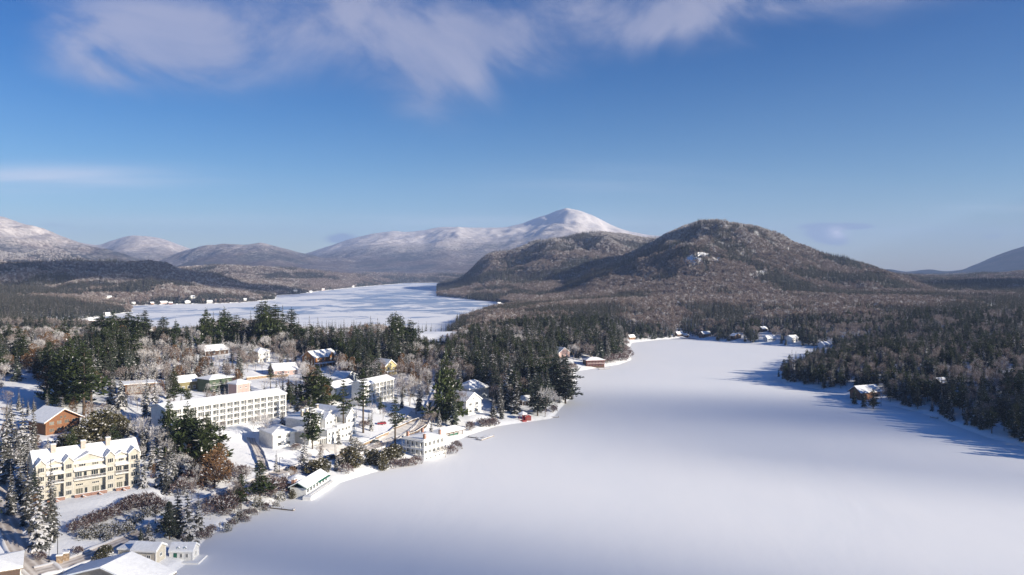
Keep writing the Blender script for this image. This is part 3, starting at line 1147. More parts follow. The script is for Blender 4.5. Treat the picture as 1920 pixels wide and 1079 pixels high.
# --- long white hotel and its upper wing: grids of recessed bays
def bay_hotel(name, label, a, b_, z, H, floors, bay, d, wall, rise, stone=False):
    loc, rz, L, z = facade_spec(a, b_, z)
    rt = thing(name, label, 'hotel', loc, rz)
    n = max(2, round(L / bay))
    bw = L / n
    fh = H / floors
    x0 = -L / 2
    wb = MB()
    wb.box(x0, L / 2, 1.3, d, -5, H)
    wb.prism([(1.3, H), (d, H), ((d + 1.3) / 2, H + rise - .05)], x0 + .05, L / 2 - .05, 0, 'x')
    wb.box(x0, L / 2, 1.2, 1.297, -5, fh if stone else -1, 1)
    wb.build('wall', [wall, M['stone']], rt)
    fr = MB()
    for k in range(n + 1):
        x = x0 + k * bw
        w_ = .32 if k % 2 == 0 else .2
        fr.box(x - w_, x + w_, 0, 1.197, -5, H)
    fr.build('pier_frame', [M['wtrim']], rt)
    for f in range(floors):
        sl_ = MB()
        for k in range(n):
            x = x0 + k * bw
            wl = .32 if k % 2 == 0 else .2
            wr = .2 if k % 2 == 0 else .32
            sl_.box(x + wl, x + bw - wr, 0, 1.196, f * fh - .18, f * fh)
            sl_.box(x + wl, x + bw - wr, .05, 1.196, f * fh, f * fh + .12, 1)
            sl_.box(x + wl, x + bw - wr, 0, .06, f * fh + .92, f * fh + 1.0)
            for q in range(4):
                xx = x + wl + (bw - wl - wr) * (q + .5) / 4
                sl_.box(xx - .025, xx + .025, .01, .05, f * fh + .1, f * fh + .92)
        sl_.build('balcony', [M['wtrim'], M['snow']], rt)
    count = 0
    for f in range(floors):
        for k in range(n):
            if count >= 98:
                break
            x = x0 + (k + .5) * bw
            put_window(rt, x, 1.2, f * fh + .3, (bw - .8) * .86, fh - .75, 0, (3, 1), M['wtrim'], M['glass'])
            count += 1
    for k in range(3):
        put_window(rt, L / 2, 4 + k * 3.2, H - fh + .9, 1.0, 1.3, R(90), (2, 1), M['wtrim'], M['glass'])
    rf = MB()
    rf.box(x0 - .1, L / 2 + .1, -.25, -.003, H - .35, H + .02)
    gable_roof(rf, x0, L / 2, 0, d + 1.3, H, rise, .5, 'x', .22, .4)
    rf.build('roof', [M['wtrim'], M['snow']], rt)
    FOOT.append((loc, rz, L, d, 2))
    return rt


bay_hotel('lakeview_hotel', 'long four storey white hotel with rows of balconied bays and flat snowy roof', (312, 819), (536, 782), None, 11.4, 4, 3.6, 14, M['white'], 1.6, True)
keep(425, 735, 536, 800, 365)
keep(315, 752, 425, 765, 365)
bay_hotel('hotel_wing', 'tall narrow white hotel wing with five columns of dark windows behind the inn', (684, 762), (738, 748), None, 11.6, 4, 3.4, 9, M['white'], 1.8)
keep(688, 704, 742, 752, 448)


# --- the white inn, several joined volumes
def inn():
    loc, rz, L, z = facade_spec((585, 838), (668, 818))
    rt = thing('lakeside_inn', 'large white rambling inn with shaded snowy roofs, porches and a long gabled wing', 'inn', loc, rz)

    def vol(x0, x1, y0, y1, h, roof, rise, cols, floors, base=0, nm='wall', side=True, over=.5):
        b = MB()
        b.box(x0, x1, y0, y1, -4 + base, h)
        if roof == 'gable_y':
            b.prism([(x0 + .01, h), (x1 - .01, h), ((x0 + x1) / 2, h + rise)], y0 + .01, y1 - .01, 0, 'y')
        if roof == 'gable_x':
            b.prism([(y0 + .01, h), (y1 - .01, h), ((y0 + y1) / 2, h + rise)], x0 + .01, x1 - .01, 0, 'x')
        b.build('wall', [M['white']], rt)
        r = MB()
        if roof == 'hip':
            hip_roof(r, x0, x1, y0, y1, h, rise, over)
        elif roof == 'flat':
            r.box(x0 - .3, x1 + .3, y0 - .3, y1 + .3, h, h + .2)
            r.box(x0 - .25, x1 + .25, y0 - .25, y1 + .25, h + .2, h + .55, 1)
        else:
            gable_roof(r, x0, x1, y0, y1, h, rise, over, roof[-1], .2, .36)
        ro = r.build('roof', [M['wtrim'], M['snow']], rt)
        fh = (h - max(base, 0)) / floors
        for f in range(floors):
            for k in range(cols):
                put_window(rt, x0 + (k + .5) / cols * (x1 - x0), y0, max(base, 0) + f * fh + .8, 1.3, min(1.5, fh - 1.1), 0, (2, 1), M['wtrim'])
            if side:
                for k in range(2):
                    put_window(rt, x1, y0 + (k + .5) / 2 * min(8, y1 - y0), max(base, 0) + f * fh + .8, 1.1, min(1.5, fh - 1.1), R(90), (2, 1), M['wtrim'])
        return ro
    s = L / 28.0
    vol(-14 * s, -3 * s, 2, 16, 5.2, 'hip', 2.5, 3, 2)                  # left low part
    vol(-7 * s, 0 * s, -2.5, 2, 6.0, 'flat', 0, 3, 2, 0)                # glazed front room
    ro = vol(-10 * s, 7 * s, 6, 22, 9.8, 'hip', 4.4, 6, 3)              # main block
    vol(-3 * s, 1.6 * s, 3, 8, 10.2, 'gable_y', 2.2, 2, 3, 0, over=.35)  # front gable tower
    vol(1.6 * s, 8.5 * s, 0, 6, 6.4, 'flat', 0, 3, 2)
    vol(8.5 * s, 15 * s, 1.0, 24, 9.4, 'gable_y', 3.6, 2, 3)            # right wing
    for cx, cy, hh in ((-6 * s, 12, 14.6), (2 * s, 14, 15.2), (-8 * s, 13, 14.2)):
        c = MB()
        c.box(cx - .6, cx + .6, cy - .5, cy + .5, 10, hh)
        c.box(cx - .65, cx + .65, cy - .55, cy + .55, hh, hh + .3, 1)
        c.build('chimney', [M['chim'], M['snow']], ro)
    for q in range(2):
        dx = (-1 + q * 5) * s
        dm = MB()
        dm.box(dx - 1, dx + 1, 7, 11, 10.2, 12.2)
        dm.prism([(dx - 1, 12.2), (dx + 1, 12.2), (dx, 13.1)], 7, 11, 0, 'y')
        dm.build('dormer', [M['white']], rt)
        rr = MB()
        gable_roof(rr, dx - 1, dx + 1, 7, 11, 12.2, .9, .25, 'y', .12, .22)
        rr.build('dormer_roof', [M['wtrim'], M['snow']], rt)
        put_window(rt, dx, 7, 10.7, 1.1, 1.1, 0, (2, 1), M['wtrim'])
    p = MB()
    p.box(-12 * s, -7.2 * s, -1.5, 1.99, -4, .2)
    for k in range(5):
        x = (-11.8 + k * 1.1) * s
        p.box(x - .1, x + .1, -1.4, -1.2, .2, 2.9)
    p.box(-12.2 * s, -7.1 * s, -1.8, 1.98, 2.9, 3.1)
    p.box(-12.15 * s, -7.12 * s, -1.75, 1.97, 3.1, 3.45, 1)
    p.build('porch', [M['wtrim'], M['snow']], rt)
    t = MB()
    t.box(-7 * s, 3 * s, -6.5, -2.6, -4, -.15)
    t.build('terrace', [M['wood']], rt)
    FOOT.append((loc, rz, L + 4, 26, 2))
    keep(590, 750, 672, 825, 318)


inn()


def h2(name, label, cat, a, b_, z, d, H, wall, trim, clear=True, **kw):
    loc, rz, L, z = facade_spec(a, b_, z)
    rt = house(name, label, cat, loc, rz, L, d, H, M[wall], M[trim], **kw)
    pad = kw.get('rise', 2.2)
    D = loc.y
    top = (a[1] + b_[1]) / 2 - (H + pad) * F / D
    if clear:
        keep(a[0], top, b_[0], max(a[1], b_[1]) - 3, D - 2)
    return rt


# white annex in front of the hotel
h2('guest_lodge', 'two storey white lodge with broad snowy hip roof beside the driveway', 'lodge', (512, 842), (552, 836), None, 15, 6.2, 'white', 'wtrim', roof='hip', rise=1.8, cols=2, floors=2, win=(1.9, 1.5),
   bars=(3, 1), sides='fr', over=.9)


# boathouse with two verandas at the shore
def boathouse():
    loc = G2(795, 862, .6)
    rz = R(55)
    w, d, H = 16, 13.5, 7.6
    # local origin: front middle; the near corner is the left front one
    loc = loc + Vector((math.cos(rz), math.sin(rz), 0)) * w / 2
    rt = thing('boathouse', 'two storey white boathouse with wraparound verandas and brick chimneys on the shore', 'boathouse', loc, rz)
    x0, x1 = -w / 2, w / 2
    b = MB()
    b.box(x0 + 1.8, x1, 1.8, d - .2, -2, H)
    b.box(x0 + .3, x1, .3, d, -2, 1.0, 1)
    b.build('wall', [M['white'], M['wtrim']], rt)
    for z in (1.0, 4.3):
        p = MB()
        p.box(x0, x1, 0, 1.797, z, z + .3)
        p.box(x0, x0 + 1.797, 1.8, d, z, z + .3)
        for x in np.linspace(x0 + .15, x1 - .15, 7):
            p.box(x - .12, x + .12, .03, .27, z + .3, z + 3.3)
        for y in np.linspace(2.4, d - .2, 5):
            p.box(x0 + .03, x0 + .27, y - .12, y + .12, z + .3, z + 3.3)
        p.box(x0 + .02, x1, .1, .18, z + 1.2, z + 1.3)
        p.box(x0 + .1, x0 + .18, .2, d, z + 1.2, z + 1.3)
        for x in np.arange(x0 + .3, x1, .4):
            p.box(x - .03, x + .03, .12, .16, z + .3, z + 1.2)
        for y in np.arange(.4, d, .4):
            p.box(x0 + .12, x0 + .16, y - .03, y + .03, z + .3, z + 1.2)
        p.box(x0, x1, 0, .12, z - .5, z + .02)
        p.box(x0, x0 + .12, .12, d, z - .5, z + .02)
        p.box(x0 + .3, x1 - .05, .3, 1.79, z + .3, z + .42, 1)
        p.build('veranda', [M['wtrim'], M['snow']], rt)
        for x in np.linspace(x0 + 3.2, x1 - 1.5, 5):
            put_window(rt, x, 1.8, z + .7, 1.5, 1.9, 0, (2, 1), M['wtrim'])
        for y in np.linspace(3.4, d - 2, 4):
            put_window(rt, x0 + 1.8, y, z + .7, 1.5, 1.9, R(-90), (2, 1), M['wtrim'])
    for x in np.linspace(x0 + 2, x1 - 2, 5):
        put_window(rt, x, .3, -.45, 1.4, 1.2, 0, (2, 1), M['wtrim'])
    r = MB()
    r.box(x0 - .3, x1 + .1, -.3, d + .2, H, H + .3)
    hip_roof(r, x0 + 1.2, x1 - .5, 1.2, d - .8, H + .3, 1.1, .6, .35)
    ro = r.build('roof', [M['wtrim'], M['snow']], rt)
    q = MB()
    for x in np.arange(x0 + .2, x0 + 7, .45):
        q.box(x - .04, x + .04, -.12, -.06, H + .3, H + 1.3)
    q.box(x0, x0 + 7, -.14, -.04, H + 1.3, H + 1.4)
    for y in np.arange(.2, d - 1, .45):
        q.box(x0 - .12, x0 - .06, y - .04, y + .04, H + .3, H + 1.3)
    q.box(x0 - .14, x0 - .04, 0, d - 1, H + 1.3, H + 1.4)
    q.build('roof_railing', [M['wtrim']], rt)
    for cx, cy in ((x0 + 2.2, 1.6), (x0 + 2.4, d - 1.6), (x1 - 2.5, 2.2), (x1 - 4, d - 2.0)):
        c = MB()
        c.box(cx - .5, cx + .5, cy - .5, cy + .5, H, H + 3.0)
        c.box(cx - .55, cx + .55, cy - .55, cy + .55, H + 3.0, H + 3.15, 0)
        c.build('chimney', [M['brick']], ro)
    FOOT.append((loc, rz, w, d, 2))
    keep(752, 812, 834, 862, 345)


boathouse()


def pavilion(name, label, cat, px, py, r, H, rise, n, post, rz=0, wallpart=None, z=None, roofm=None, group=None, aspect=1.0):
    p0 = G(px, py) if z is None else G2(px, py, z)
    rt = thing(name, label, cat, p0, rz, group)
    b = MB()
    for k in range(n):
        t = 2 * math.pi * (k + .5) / n
        b.tube((r * .9 * math.cos(t) * aspect, r * .9 * math.sin(t), -1), (r * .9 * math.cos(t) * aspect, r * .9 * math.sin(t), H), .13, .13, 6)
    b.build('post', [post], rt) if n < 1 else b.build('post_frame', [post], rt)
    fl = MB()
    pts = [(r * math.cos(2 * math.pi * (k + .5) / n) * aspect, r * math.sin(2 * math.pi * (k + .5) / n)) for k in range(n)]
    fl.quad([(x, y, .2) for x, y in pts])
    for k in range(n):
        (xa, ya), (xb, yb) = pts[k], pts[(k + 1) % n]
        fl.quad([(xa, ya, -2), (xb, yb, -2), (xb, yb, .2), (xa, ya, .2)])
    fl.build('floor', [post], rt)
    rf = MB()
    o = 1.16
    for z0, z1, mi, q in ((H, H + .2, 0, 0), (H + .21, H + .5, 1, .05)):
        for k in range(n):
            (xa, ya), (xb, yb) = [(x * (o - q * .3), y * (o - q * .3)) for x, y in (pts[k], pts[(k + 1) % n])]
            rf.quad([(xa, ya, z0), (xb, yb, z0), (xb, yb, z1), (xa, ya, z1)], mi)
            rf.quad([(xa, ya, z1), (xb, yb, z1), (xb * .12, yb * .12, z1 + rise), (xa * .12, ya * .12, z1 + rise)], mi)
            if mi == 0:
                rf.quad([(xa, ya, z0), (0, 0, z0), (xb, yb, z0)], 0)
        rf.quad([(x * .13, y * .13, z1 + rise) for x, y in pts], mi)
    rf.build('roof', [roofm or M['wood'], M['snow']], rt)
    if wallpart:
        wl = MB()
        for k in wallpart:
            (xa, ya), (xb, yb) = [(x * .88, y * .88) for x, y in (pts[k % n], pts[(k + 1) % n])]
            wl.quad([(xa, ya, .2), (xb, yb, .2), (xb, yb, H * .5), (xa, ya, H * .5)])
            wl.quad([(xa * .97, ya * .97, .2), (xb * .97, yb * .97, .2), (xb * .97, yb * .97, H * .5), (xa * .97, ya * .97, H * .5)])
        wl.build('parapet', [M['dgreen']], rt)
    FOOT.append((p0, rz, r * 2, r * 2, 2))
    return rt


# open shelter with hip roof beside the boathouse
loc, rz, L, z = facade_spec((826, 824), (868, 814), 1.0)
rt = thing('beach_shelter', 'low open shelter with a bulging white snow roof and green counter at the beach', 'shelter', loc, rz)
b = MB()
for x in np.linspace(-L / 2 + .2, L / 2 - .2, 6):
    for y in (.2, 5.6):
        b.box(x - .12, x + .12, y - .12, y + .12, -2, 2.3)
b.build('post_frame', [M['wood']], rt)
b = MB()
b.box(-1.5, L / 2 - 3, .4, .6, -1, 1.1)
b.build('counter', [M['dgreen']], rt)
b = MB()
b.box(-L / 2, -L / 2 + 4, .5, 5.4, -2, 2.29)
b.build('wall', [M['redb']], rt)
b = MB()
hip_roof(b, -L / 2, L / 2, 0, 5.8, 2.3, 1.7, .9, .5)
b.build('roof', [M['wood'], M['snow']], rt)
FOOT.append((loc, rz, L, 6, 2))
keep(820, 795, 872, 822, 395)

# gabled white house above the shore and the hipped one behind it
h2('gabled_house', 'white three storey house with steep front gable and stacked balconies above the beach', 'house', (874, 779), (902, 773), None, 14, 7.6, 'white', 'wtrim', roof='gable_y', rise=4.0, cols=2, floors=2,
   win=(2.3, 1.6), bars=(3, 1), gablewin=1, sides='fl', balcony=(0.2, 3.8), over=.7)
h2('hipped_house', 'pale grey house with big snowy hip roof and red gable end behind the gabled house', 'house', (880, 752), (916, 746), None, 12, 6.5, 'blue', 'wtrim', roof='hip', rise=4.2, cols=3, floors=2,
   chimneys=((-4, 5, 3.4),), sides='fr')

# red boathouse with its little capped lookout
loc, rz, L, z = facade_spec((985, 789), (996, 788), .6)
rt = thing('red_boat_shed', 'small bright red boat shed at the water edge', 'shed', loc, rz)
b = MB()
b.box(-L / 2, L / 2, 0, 3, -1, 2.3)
b.prism([(-L / 2, 2.3), (L / 2, 2.3), (0, 3.1)], 0, 3, 0, 'y')
b.build('wall', [M['red']], rt)
b = MB()
gable_roof(b, -L / 2, L / 2, 0, 3, 2.3, .8, .3, 'y', .1, .12)
b.build('roof', [M['red'], M['snow']], rt)
b = MB()
b.box(-L / 2 + .4, L / 2 - .4, -.06, .05, -.2, 1.7)
b.build('door', [M['redb']], rt)
pavilion('red_lookout', 'six-sided red lookout with white cap roof beside the red boat shed', 'gazebo', 980, 788, 2.6, 3.2, 1.2, 6, M['red'], 0, None, .8, M['red'])
keep(974, 766, 998, 790, 440)

# lakefront restaurant with round end and awning
loc, rz, L, z = facade_spec((574, 930), (614, 904), .8)
rt = thing('waterfront_restaurant', 'low white waterfront restaurant with green awning, stone chimneys and snowy terrace', 'restaurant', loc, rz)
b = MB()
b.box(-L / 2, L / 2, 0, 6.4, -2, 2.8)
b.build('wall', [M['white']], rt)
b = MB()
gable_roof(b, -L / 2, L / 2, 0, 6.4, 2.8, 1.7, .6, 'x', .2, .4)
ro = b.build('roof', [M['dgreen'], M['snow']], rt)
for k in range(7):
    put_window(rt, -L / 2 + (k + .5) / 7 * L, 0, .8, L / 7 * .72, 1.9, 0, (2, 1), M['wtrim'])
b = MB()
b.prism([(-1.3, 2.55), (-.003, 3.1), (-.003, 3.18), (-1.3, 2.65)], -1, L / 2, 0, 'x')
b.build('awning', [M['dgreen']], rt)
b = MB()
b.box(-L / 2 - 3, L / 2 + 1, -3.2, -.003, -2, .3)
b.box(-L / 2 - 2.9, L / 2 + .9, -3.1, -.003, .3, .5, 1)
for k in range(22):
    x = -L / 2 - 2.9 + (L + 3.7) * k / 21
    b.box(x - .05, x + .05, -3.2, -3.1, .3, 1.3)
b.box(-L / 2 - 3, L / 2 + 1, -3.22, -3.08, 1.3, 1.38)
b.build('terrace', [M['wtrim'], M['snow']], rt)
for cx, cy, hh in ((-L / 2 + 1, 5.5, 5.6), (-L / 2 + 3.5, 5.8, 5.2)):
    b = MB()
    b.box(cx - .6, cx + .6, cy - .6, cy + .6, -1, hh)
    b.box(cx - .6, cx + .6, cy - .6, cy + .6, hh, hh + .4, 1)
    b.build('chimney', [M['brick'], M['snow']], ro)
FOOT.append((loc, rz, L + 6, 12, 2))
keep(560, 888, 614, 926, 290)
pavilion('round_dining_pavilion', 'round timber pavilion with low snowy roof at the restaurant terrace', 'pavilion', 556, 915, 4.6, 2.7, 1.9, 10, M['wood'], 0, None, None)

# bottom edge: barn roof, cabin, green-doored hut, corner house
loc, rz, L, z = facade_spec((140, 1110), (262, 1120), 2.0)
rz = R(4)
rt = thing('big_barn', 'large grey barn with wide snow-covered roof at the bottom edge', 'barn', (-105, 204, 1.6), R(-14))
b = MB()
b.box(-13, 13, 0, 10, -3, 3.2)
b.prism([(-13, 3.2), (13, 3.2), (0, 7.0)], .01, 9.99, 0, 'y')
b.build('wall', [M['grey']], rt)
b = MB()
gable_roof(b, -13, 13, 0, 10, 3.2, 3.8, .9, 'y', .3, .4)
b.build('roof', [M['grey'], M['snow']], rt)
for x in (-8, -3, 3, 8):
    put_window(rt, x, 0, 1.0, 1.2, 1.2, 0)
FOOT.append((Vector((-105, 204, 1.6)), R(-14), 26, 10, 1))
keep(222, 1008, 365, 1079, 235)
rt = h2('cream_cabin', 'cream cabin with stepped snowy roofs behind the big barn', 'cabin', (248, 1057), (292, 1059), 1.6, 5.0, 3.7, 'cream', 'wtrim', roof='gable_x', rise=1.3, cols=2, floors=1, win=(1.3, 1.0), over=.5,
        sides='fr', sill=1.6)
b = MB()
b.box(-8.5, -4.0, 1, 7, -3, 3.4)
b.build('side_room', [M['cream']], rt)
b = MB()
b.box(-8.8, -3.9, .7, 7.3, 3.4, 3.6)
b.box(-8.75, -3.9, .75, 7.25, 3.6, 3.95, 1)
b.build('side_roof', [M['wtrim'], M['snow']], rt)
put_window(rt, -6.4, 1, 1.5, 1.5, 1.1, 0)
b = MB()
b.box(1.5, 2.9, -2.8, -.003, -2, .7)
b.box(1.5, 4.4, -2.9, -2.8, .7, 1.6)
b.build('deck', [M['brick']], rt)
rt = h2('waterside_hut', 'tiny white hut with green door and twin dormers on a dock', 'hut', (318, 1051), (361, 1051), .5, 4.6, 2.5, 'white', 'wtrim', roof='gable_x', rise=1.5, cols=3, floors=1, win=(.8, 1.2),
        over=.35, sides='fr', door=0, sill=.75)
for x in (-1, 1):
    b = MB()
    b.box(x - .35, x + .35, .4, 2, 2.9, 3.35)
    b.prism([(x - .35, 3.35), (x + .35, 3.35), (x, 3.65)], .4, 2, 0, 'y')
    d0 = b.build('dormer', [M['wtrim']], rt)
    b = MB()
    gable_roof(b, x - .35, x + .35, .4, 2, 3.35, .3, .15, 'y', .06, .12)
    b.build('dormer_roof', [M['dgreen'], M['snow']], rt)
p = G2(342, 1056, 0)
b = MB()
b.box(-4.4, 5.2, -1.3, 5.4, -.3, .42)
b.box(-4.35, 5.15, -1.25, 5.35, .42, .5, 1)
tag(b.build('dock', [M['wtrim'], M['snow']], None, p, 0), 'white dock platform under the green-doored hut', 'dock')
rt = thing('corner_house', 'snow-roofed house with jagged eaves at the bottom left corner', 'house', G2(-6, 1110, 3), R(30))
b = MB()
b.box(-5, 5, 0, 12, -3, 5)
b.build('wall', [M['dark']], rt)
b = MB()
hip_roof(b, -5, 5, 0, 12, 5, 1.2, .8, .5)
b.build('roof', [M['wood'], M['snow']], rt)
put_window(rt, 2, 0, 2, 1.4, 1.4)
for s_ in range(4):
    put_window(rt, 5, 2 + s_ * 2.5, 2.4, 1.2, 1.4, R(90))

# chalet and hillside houses
rt = h2('log_chalet', 'brown log chalet with broad overhanging gable and snowy roof on the left slope', 'chalet', (86, 817), (149, 806), None, 13, 5.8, 'brown', 'btrim', roof='gable_y', rise=4.0, cols=4, floors=2,
        win=(2.1, 1.6), bars=(3, 1), gablewin=2, over=1.5, sides='f', pane=glass('pale_pane', (.10, .105, .10)))  # chalet panes are simply a paler glass
h2('flat_brown_house', 'low dark brown modern house with stepped flat snow roofs left of the hotel', 'house', (236, 742), (290, 738), None, 11, 5.4, 'dark', 'btrim', roof='flat', over=1.2, cols=4, floors=2, win=(2.6, 1.1),
   bars=(3, 1), pane=M['gpale'])
h2('olive_house', 'olive house with white trimmed gable behind the hotel roof', 'house', (336, 734), (372, 730), None, 11, 5.0, 'olive', 'wtrim', roof='gable_x', rise=2.4, cols=3, floors=1, win=(1.6, 1.6), over=.8)
rt = h2('green_house', 'dark green square house with two snowy balcony decks and hip roof', 'house', (393, 738), (434, 732), None, 11, 7.2, 'green', 'green', roof='hip', rise=1.6, cols=3, floors=2, win=(2.3, 1.5), over=1.0,
        balcony=(1.0, 4.2), pane=M['gpale'])
h2('pink_house', 'small dusty pink house with snowy hip roof right of the green house', 'house', (444, 744), (468, 740), None, 7, 6.5, 'pink', 'wtrim', roof='hip', rise=1.8, cols=2, floors=2, win=(1.0, 1.2))
rt = h2('cedar_house', 'orange cedar house with crossing snowy gables high on the hill', 'house', (590, 690), (632, 684), None, 12, 7.0, 'orange', 'wtrim', roof='gable_x', rise=3.6, cols=4, floors=2, win=(1.6, 1.6),
        porch=(4.5, 2.7), over=.8)
b = MB()
b.box(1.0, 6.5, -1.4, 6, 0, 7.0)
b.prism([(1.0, 7.0), (6.5, 7.0), (3.75, 10.0)], -1.4, 6, 0, 'y')
b.build('gable_front', [M['orange']], rt)
b = MB()
gable_roof(b, 1.0, 6.5, -1.4, 6, 7.0, 3.0, .6, 'y')
b.build('gable_roof', [M['wtrim'], M['snow']], rt)
put_window(rt, 3.75, -1.4, 4.2, 2.0, 1.8, 0, (3, 1))
rt = h2('yellow_house', 'yellow gabled house with white porch among the trees', 'house', (722, 705), (744, 702), None, 12, 6.0, 'yellow', 'wtrim', roof='gable_y', rise=4.0, cols=2, floors=2, win=(1.2, 1.4), porch=(2.5, 2.6), gablewin=1)
h2('white_villa', 'white two storey villa with deep snowy eaves half hidden by birches', 'villa', (484, 680), (506, 678), None, 10, 7.0, 'white', 'wtrim', roof='hip', rise=2.2, cols=3, floors=2, balcony=(3.4,))
h2('snowed_chalet', 'low house under one huge rounded snow roof below the villa', 'house', (514, 705), (558, 702), None, 14, 3.2, 'pink', 'wtrim', roof='gable_x', rise=3.4, cols=4, floors=1)
h2('hillside_garage', 'low brown garage with wide white roof among trees near the lake ridge', 'garage', (385, 668), (428, 664), None, 16, 3.4, 'dark', 'wtrim', roof='gable_x', rise=3.0, cols=4, floors=1)
h2('inn_cottage', 'white cottage with snowy roof between the big fir and the hotel wing', 'cottage', (628, 746), (668, 738), None, 12, 5.0, 'white', 'wtrim', roof='gable_x', rise=2.8, cols=3, floors=1)
h2('small_chalet', 'grey cottage with steep white roof between hotel wing and fir', 'cottage', (645, 725), (672, 718), None, 10, 4.2, 'blue', 'wtrim', roof='gable_y', rise=3.4, cols=2, floors=1)
h2('shore_cottage', 'cottage with pale roof between the dark conifers of the point', 'cottage', (980, 762), (1000, 758), None, 8, 3.0, 'dark', 'wtrim', roof='gable_x', rise=2.0, cols=3, floors=1)
# houses along the upper shore
h2('shingle_house', 'white steep roofed house at the top of the snowy lawn on the point', 'house', (1048, 672), (1068, 670), None, 11, 4.6, 'pink', 'wtrim', roof='gable_y', rise=4.2, cols=2, floors=1, win=(1.6, 1.6))
h2('red_trim_boathouse', 'dark boathouse with red railings and hipped snow roof on the upper shore', 'boathouse', (1100, 689), (1133, 688), .8, 10, 5.6, 'dark', 'red', roof='hip', rise=2.0, cols=5, floors=2, win=(1.3, 1.3),
   balcony=(2.9,), over=.9)
far = [  # some pale far shore walls are dark: shade painted into the wall colour
    ('shore_cabin', 'brown cabin at the shore just behind the birch trunks of the point', 1186, 637, 14, 3.4, 'btrim', 'gable_x'),
    ('shore_cabin', 'white roofed cottage at the head of the lake, beside the snowy bank', 1276, 631, 18, 3.5, 'dark', 'gable_x'),
    ('shore_cabin', 'low boathouse under the cottage at the head of the lake', 1290, 633, 9, 2.8, 'dark', 'hip'),
    ('shore_cabin', 'dark lakeside house with wide snow roof among far shore firs', 1326, 632, 22, 4.5, 'dark', 'gable_x'),
    ('shore_cabin', 'steep roofed brown lake house in the middle of the far shore', 1383, 636, 20, 4.5, 'dark', 'gable_y'),
    ('shore_cabin', 'house set back above the far shore', 1434, 622, 16, 4, 'dark', 'gable_x'),
    ('shore_cabin', 'grey fronted cottage left of the largest far shore house', 1447, 640, 20, 4, 'blue', 'gable_x'),
    ('shore_cabin', 'largest white house on the far shore with long roof', 1490, 642, 20, 6, 'white', 'gable_x'),
    ('shore_cabin', 'low shaded boathouse at the right end of the far shore', 1552, 652, 22, 4, 'blue', 'gable_x'),
    ('forest_cabin', 'lone roof in the woods above the far shore to the left', 1272, 571, 24, 4, 'dark', 'gable_x'),
    ('forest_building', 'long pale building alone in the valley forest at far right', 1857, 576, 70, 7, 'white', 'flat'),
    ('hidden_cabin', 'snow roof behind the dark trees of the right shore', 1772, 727, 14, 4, 'dark', 'gable_x'),
    ('hidden_cabin', 'second smaller snow roof low among the right shore trees', 1806, 752, 9, 3.4, 'dark', 'gable_x'),
    ('hidden_cabin', 'roof gleaming behind the right peninsula', 1668, 657, 12, 3.5, 'dark', 'gable_x'),
    ('far_lake_house', 'white hotel on the hill over the distant lake', 203, 561, 42, 9, 'white', 'gable_x'),
    ('far_lake_house', 'small white boathouse at the left of the distant shore', 250, 571, 20, 5, 'white', 'gable_x'),
    ('far_lake_house', 'long pink-walled lake house of the distant shore', 308, 570, 46, 7, 'pink', 'gable_x'),
    ('far_lake_house', 'low brown boathouse next to the pink-walled lake house', 286, 571, 20, 5, 'btrim', 'gable_x'),
    ('far_lake_house', 'bright sprawling lodge where the distant shore bulges', 352, 569, 34, 9, 'white', 'gable_y'),
    ('far_lake_house', 'rounded pale villa over the sprawling distant lodge', 362, 560, 40, 9, 'white', 'hip'),
    ('far_lake_house', 'red sided boathouse of the distant shore', 320, 571, 22, 6, 'redb', 'gable_x'),
    ('far_lake_house', 'long low white house right of the distant lodge', 393, 568, 34, 6, 'white', 'gable_x'),
    ('far_lake_house', 'solitary cottage near the dark wooded tip', 460, 564, 22, 6, 'white', 'gable_x'),
    ('far_lake_house', 'white house on the second distant shore', 553, 548, 42, 9, 'white', 'gable_x'),
    ('far_lake_house', 'boathouse at the second distant shore', 583, 549, 26, 7, 'white', 'gable_x'),
    ('far_lake_house', 'tiny pale cottage where the second shore narrows', 606, 545, 30, 9, 'pink', 'gable_x'),
    ('far_lake_house', 'farthest white cottage towards the mountain', 662, 539, 30, 10, 'white', 'gable_x'),
    ('far_lake_house', 'white boathouse on the narrow spit of the left bay', 202, 592, 20, 5, 'white', 'gable_x'),
    ('far_lake_house', 'long snow-roofed boathouse at the left bay', 172, 604, 26, 4, 'dark', 'gable_x'),
    ('far_lake_house', 'boathouse at the foot of the headland woods', 937, 572, 26, 6, 'white', 'gable_x'),
]
for nm, lb, px, py, w, h, wl, rf in far:
    p = G(px, py)
    rzz = R(rng.uniform(15, 50))
    h = h * (.55 if p.y > 1100 else .8)
    w *= .75 if p.y < 1100 else .48
    rt = house(nm, lb, 'house', p, rzz, w * .8, max(6, w * .45), h, M[wl], M['wtrim'] if wl in ('white', 'wtrim', 'pink', 'blue') else M['btrim'], roof=rf, rise=2.6 if rf != 'flat' else 0,
               cols=max(2, int(w / 5)), floors=2 if h > 5.5 else 1, win=(1.6, 1.5), sides='f', panes=p.y < 1200, group='houses on the distant shores')
    if nm == 'hidden_cabin':
        continue
    keep(px - w * .4 * F / p.y, py - (h + 3) * F / p.y, px + w * .4 * F / p.y, py - 1.5, p.y - 3)
h2('peninsula_house', 'large brown house with bright snow roof on the dark right peninsula', 'house', (1614, 748), (1650, 745), None, 9, 4.2, 'brown', 'btrim', roof='gable_x', rise=3.2, cols=5, floors=2, win=(1.5, 1.4), over=1.2, clear=False)
keep(1612, 706, 1652, 728, 545)

